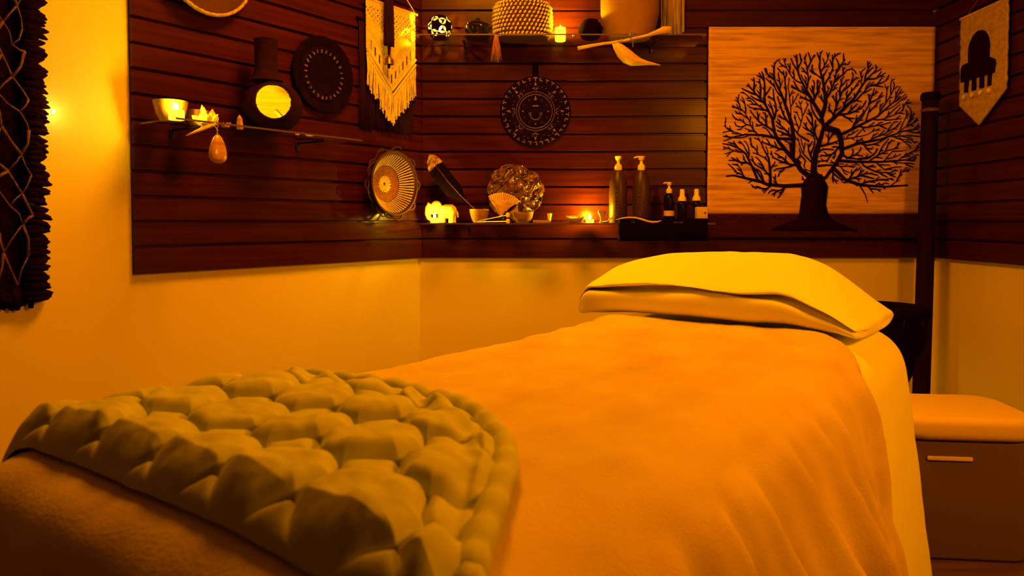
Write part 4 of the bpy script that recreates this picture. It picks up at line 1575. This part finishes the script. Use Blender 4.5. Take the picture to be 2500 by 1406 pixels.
# cup with feather
p = ontop(1170, 3.10, Z_LOW)
tag(MB().lathe([(0.020, 0.0005), (0.024, 0.002), (0.033, 0.020), (0.040, 0.046), (0.041, 0.058), (0.037, 0.058), (0.035, 0.045), (0.028, 0.02), (0.0, 0.008)], 36).build('wooden_cup', M['midwood']),
    'turned wooden cup holding the long dark feather', 'cup', None, p)
fe = thing('feather', 'long dark feather with a mottled pale tip leaning from the wooden cup', 'feather', p + Vector((0.0, 0, 0.024)))
q0 = Vector((0.020, 0.0, 0.0))
q1 = on_y(1052, 372, 3.15) - Vector(fe.location)
axis = (q1 - q0).normalized()
L_ = (q1 - q0).length
wd = axis.cross(Vector((0, 1, 0))).normalized()


def vane(f0, f1, nm, m):
    mb = MB()

    def fn(a, b):
        f = f0 + (f1 - f0) * b
        base = 0.042 * min(1.0, max(0.05, (f - 0.29) / 0.2)) * math.sqrt(max(0.0, 1 - max(0.0, (f - 0.80) / 0.2) ** 2.2))
        s = (a - 0.5) * 2
        q = q0 + axis * (L_ * (f - 0.02 * abs(s))) + wd * (s * base * (1.0 if s > 0 else 0.75)) + wd * (0.022 * math.sin(f * 2.6))
        q.y -= 0.006 * (1 - s * s) + 0.0015 * math.sin(f * 90 + s * 3)
        return q
    mb.grid(10, 40, fn)
    return mb.build(nm, m, fe, smooth='all', mods=[('SOLIDIFY', {'thickness': 0.0008})])


vane(0.30, 0.84, 'vane', M['feather'])
vane(0.84, 1.0, 'vane_tip', M['feathertip'])
MB().tube([q0 + axis * (L_ * f) + wd * (0.022 * math.sin(f * 2.6)) + Vector((0, -0.008, 0)) for f in (0.0, 0.2, 0.4, 0.6, 0.8, 0.95)], [0.0024, 0.0020, 0.0016, 0.0013, 0.0010, 0.0006], 6).build('quill', M['tancord'], fe)
mb = MB()
cluster(mb, 6, 0.016, 0.034, 14, 0.5)
tag(mb.build('sage_bundle', M['straw'], smooth=False), 'small dried bundle lying in the wooden cup', 'herb bundle', None, p + Vector((0.014, -0.004, 0.030)))

# tuning forks
def fork(label, x0, y0, x1, y1, yy):
    a, b = on_y(x0, y0, yy), on_y(x1, y1, yy)
    t = thing('crystal_wand', label, 'wand', b, 0, 'slim rods with clear tips')
    d = a - b
    MB().tube([(0, 0, 0), d * 0.5, d], [0.0022, 0.0022, 0.0026], 8).build('rod', M['steel'], t)
    MB().lathe([(0.006, -0.010), (0.0085, -0.006), (0.0085, 0.006), (0.004, 0.011)], 8).build('clear_tip', M['crystal'], t, smooth=False)
    return t


fork('upper metal rod with clear tip, leaning against the wooden bowl', 1170, 539, 1240, 525, 3.045)
fork('lower metal rod with clear tip, lying flat on the shelf edge', 1165, 542, 1240, 540.5, 3.043)
p = ontop(1276, 3.075, Z_LOW)
tag(MB().lathe([(0.022, 0.0005), (0.026, 0.002), (0.040, 0.022), (0.046, 0.046), (0.042, 0.046), (0.036, 0.022), (0.0, 0.008)], 36).build('wooden_bowl', M['midwood']),
    'small brown wooden bowl in front of the ruffled shell', 'bowl', None, p)

# big ruffled shell
p = ontop(1257, 3.185, Z_LOW)
sh = thing('ruffled_shell', 'big dark ruffled shell with a pleated fan front, standing on the lower shelf', 'shell', p, 0)


def shell_fn(a, b):
    th = 2 * math.pi * a
    r = 0.004 + 0.118 * b * (1 + 0.04 * math.sin(3 * th + 1) + 0.025 * math.sin(11 * th))
    x, z = r * math.cos(th), r * math.sin(th) * 1.02
    q = (x * 0.72 + z * 0.70) * 48
    ridge = 0.5 + 0.5 * math.sin(8 * (x - z) * 16 + 3.2 * fbm(x * 22, z * 22))
    bumps = 0.013 * ridge ** 2 * min(1, b * 1.5) * (0.5 + abs(fbm(x * 30, z * 30, 2)) * 1.6)
    dome = 0.045 * (1 - b * b)
    return Vector((x, 0.02 - dome - bumps + 0.006 * math.sin(14 * th) * b ** 3, 0.131 + z))


mb = MB()
mb.grid(170, 60, shell_fn, closed_u=True)
mb.build('ruffled_body', M['shell'], sh, smooth='all', mods=[('SOLIDIFY', {'thickness': 0.003})])


def fan_fn(cx, cz, a0, a1, R, y0):
    def fn(a, b):
        th = a0 + (a1 - a0) * a
        r = R * (0.06 + 0.94 * b)
        pl_ = 0.0035 * math.sin(a * 2 * math.pi * 15) * min(1, b * 1.3)
        return Vector((cx + r * math.cos(th), y0 - 0.012 * math.sin(math.pi * a) - pl_, cz + r * math.sin(th)))
    return fn


mb = MB()
mb.grid(150, 16, fan_fn(-0.060, 0.020, 0.75, 2.1, 0.108, -0.048))
mb.build('pleated_fan', M['palewood'], sh, smooth='all', mods=[('SOLIDIFY', {'thickness': 0.002})])
mb = MB()
mb.grid(90, 12, fan_fn(-0.050, 0.052, -0.75, 0.35, 0.062, -0.046))
mb.build('pleated_fan', M['midwood'], sh, smooth='all', mods=[('SOLIDIFY', {'thickness': 0.002})])
MB().tube([(-0.062, -0.056, 0.018), (-0.018, -0.062, 0.060), (0.006, -0.058, 0.078)], [0.004, 0.006, 0.003], 8).build('fan_rib', M['ebony'], sh)

# little things between shell and bottles
p = ontop(1341, 3.12, Z_LOW)
tag(MB().lathe([(0.0, 0.0), (0.006, 0.008), (0.012, 0.040), (0.0, 0.042)], 5).build('crystal_shard', M['crystal'], smooth=False), 'thin pale crystal shard standing right of the ruffled shell', 'crystal', None, p)
tag(MB().box((0, 0, 0.006), (0.072, 0.05, 0.012), 0.003).build('wooden_dish', M['midwood']), 'small flat wooden dish lying between the shell and the spiky husk', 'dish', None, ontop(1322, 3.07, Z_LOW))
p = ontop(1404, 3.085, Z_LOW)
mb = MB()
mb.lathe([(0.020, 0.0005), (0.032, 0.008), (0.034, 0.018), (0.028, 0.020), (0.0, 0.010)], 32)
for i in range(40):
    a = 2 * math.pi * i / 40
    mb.tube([(0.032 * math.cos(a), 0.032 * math.sin(a), 0.014), (0.038 * math.cos(a), 0.038 * math.sin(a), 0.027 + 0.004 * (i % 2))], [0.0022, 0.0005], 5)
tag(mb.build('spiky_husk', M['midwood']), 'spiky brown half husk left of the right-hand tealight', 'seed husk', None, p)
p = ontop(1470, 3.10, Z_LOW)
tag(MB().lathe([(0.009, 0.0), (0.008, 0.006), (0.0075, 0.020), (0.011, 0.032), (0.017, 0.042), (0.0175, 0.050), (0.012, 0.056), (0.0, 0.058)], 24).build('wooden_stopper', M['midwood']),
    'mushroom-shaped wooden massage knob left of the tall bottles', 'massage tool', None, p)
p = ontop(1480, 3.062, Z_LOW)
mb = MB()
mb.tube([(-0.028, 0, 0.004), (-0.01, 0, 0.005), (0.006, -0.003, 0.006), (0.012, -0.004, 0.016), (0.024, -0.003, 0.020)], [0.003, 0.0035, 0.0045, 0.0035, 0.002], 8)
tag(mb.build('metal_hook', M['steel'], smooth='all'), 'small shiny metal hook tool at the foot of the left tall bottle', 'massage tool', None, p)


# bottles
def bottle(label, px, y, r, h, kind, m, nozzle=-1, group=None):
    t = thing('pump_bottle' if kind != 'spray' else 'spray_bottle', label, 'bottle', ontop(px, y, Z_LOW), 0, group)
    if kind == 'tall':
        MB().lathe([(r * 0.94, 0.0003), (r, 0.004), (r, h * 0.62), (r * 0.94, h * 0.76), (r * 0.70, h * 0.92), (r * 0.5, h * 0.975), (r * 0.5, h), (0.0, h)], 40).build('body', m, t)
    else:
        MB().lathe([(r * 0.94, 0.0003), (r, 0.003), (r, h * 0.80), (r * 0.9, h * 0.90), (r * 0.6, h * 0.96), (r * 0.6, h), (0.0, h)], 36).build('body', m, t)
    if kind == 'spray':
        c = r * 0.88
        MB().lathe([(c, h - 0.001), (c, h + 0.010), (c * 0.86, h + 0.014), (c * 0.62, h + 0.022), (c * 0.56, h + 0.046), (c * 0.50, h + 0.049), (0.0, h + 0.049)], 28).build('spray_cap', M['pump'], t)
    else:
        k = 1.0 if kind == 'tall' else 0.78
        pu = MB().lathe([(0.0155 * k, h - 0.001), (0.0160 * k, h + 0.015 * k), (0.0145 * k, h + 0.021 * k), (0.0085 * k, h + 0.027 * k), (0.0065 * k, h + 0.030 * k), (0.0065 * k, h + 0.044 * k), (0.0, h + 0.044 * k)], 28).build('pump_collar', M['pump'], t)
        mb = MB()
        mb.lathe([(0.0105 * k, h + 0.043 * k), (0.0115 * k, h + 0.046 * k), (0.0145 * k, h + 0.056 * k), (0.0145 * k, h + 0.060 * k), (0.0, h + 0.061 * k)], 28)
        d = Vector((nozzle, -0.15, 0)).normalized() if nozzle else Vector((0.05, -1, 0))
        mb.tube([Vector((0, 0, h + 0.055 * k)), d * 0.020 * k + Vector((0, 0, h + 0.057 * k)), d * 0.033 * k + Vector((0, 0, h + 0.052 * k))], [0.005 * k, 0.0042 * k, 0.003 * k], 8)
        mb.build('pump_head', M['pump'], pu)
    return t


TB = 'tall olive pump bottles'
b1 = bottle('tall olive pump bottle lit along its left side, nozzle towards the room', 1509, 3.15, 0.0385, 0.224, 'tall', M['olive'], nozzle=0, group=TB)
lettering('HILLCLAY', 0.026, M['ink'], b1.children[0], (-0.010, -0.0385, 0.085), (math.pi / 2, -math.pi / 2, 0))
b2 = bottle('tall olive pump bottle second from the left, nozzle pointing left', 1565, 3.15, 0.0385, 0.224, 'tall', M['olive'], group=TB)
lettering('HILLCLAY', 0.026, M['ink'], b2.children[0], (-0.010, -0.0385, 0.085), (math.pi / 2, -math.pi / 2, 0))
b3 = bottle('slim dark pump bottle with a cream base label, right of the tall bottles', 1633, 3.13, 0.0215, 0.126, 'pump', M['amberglass'])
MB().lathe([(0.0219, 0.030), (0.0219, 0.052)], 28).build('label', M['labelpaper'], b3.children[0])
SG = 'dark spray bottles'
bottle('dark spray bottle with a white cap, between the slim pump bottle and picture', 1665, 3.13, 0.0195, 0.094, 'spray', M['amberglass'], group=SG)
bottle('dark spray bottle with a white cap, behind the pale box by the picture', 1700, 3.15, 0.0195, 0.096, 'spray', M['amberglass'], group=SG)
p = ontop(1712, 3.085, Z_LOW)
bx = thing('candle_box', 'small pale label-wrapped box at the right end of the lower shelf', 'box', p)
MB().box((0, 0, 0.034), (0.045, 0.04, 0.066), 0.003).build('box', M['labelpaper'], bx)
MB().lathe([(0.0035, 0), (0.0035, 0.0012)], 14, m=Matrix.Translation((0.011, -0.0195, 0.042)) @ RX).build('printed_dot', M['felt'], bx.children[0])

# black bin hooked on in front of the bottles, with the wavy stick on it
x0, x1 = on_y(1512, 560, 3.0).x, on_y(1727, 560, 3.0).x
zb, zt = on_y(1600, 589, 3.0).z, on_y(1600, 533, 3.0).z
bn = thing('black_tray', 'long black tray hooked on the front of the lower shelf under the bottles', 'tray', ((x0 + x1) / 2, 3.0, zb))
W_, H_ = x1 - x0, zt - zb
mb = MB()
mb.box((0, -0.003, H_ / 2), (W_, 0.004, H_), 0.001)
mb.box((0, 0.0325, H_ / 2), (W_, 0.004, H_), 0.001)
mb.box((-W_ / 2 + 0.002, 0.015, H_ / 2), (0.004, 0.036, H_), 0.001)
mb.box((W_ / 2 - 0.002, 0.015, H_ / 2), (0.004, 0.036, H_), 0.001)
mb.box((0, 0.015, 0.003), (W_, 0.036, 0.006), 0.001)
mb.build('tray_body', M['black'], bn)
lettering('the side', 0.012, M['ink'], bn, (0.060, -0.0052, H_ - 0.016), (math.pi / 2, 0, 0))
lettering('CE', 0.013, M['ink'], bn, (-0.125, -0.0052, H_ - 0.014), (math.pi / 2, 0, 0))
mb = MB()
a_ = [on_y(x, y, 2.99) for x, y in ((1504, 536), (1518, 533), (1534, 531), (1550, 531.5), (1565, 535), (1580, 540), (1594, 542.5), (1606, 541.5), (1615, 538))]
mb.tube([q - a_[0] for q in a_], [0.0012, 0.0030, 0.0036, 0.0040, 0.0045, 0.0048, 0.0046, 0.0036, 0.0012], 8, flat=1.0)
tag(mb.build('wavy_stick', M['palewood'], smooth='all'), 'thin wavy pale stick lying along the black tray in front of the bottles', 'massage tool', None, a_[0])
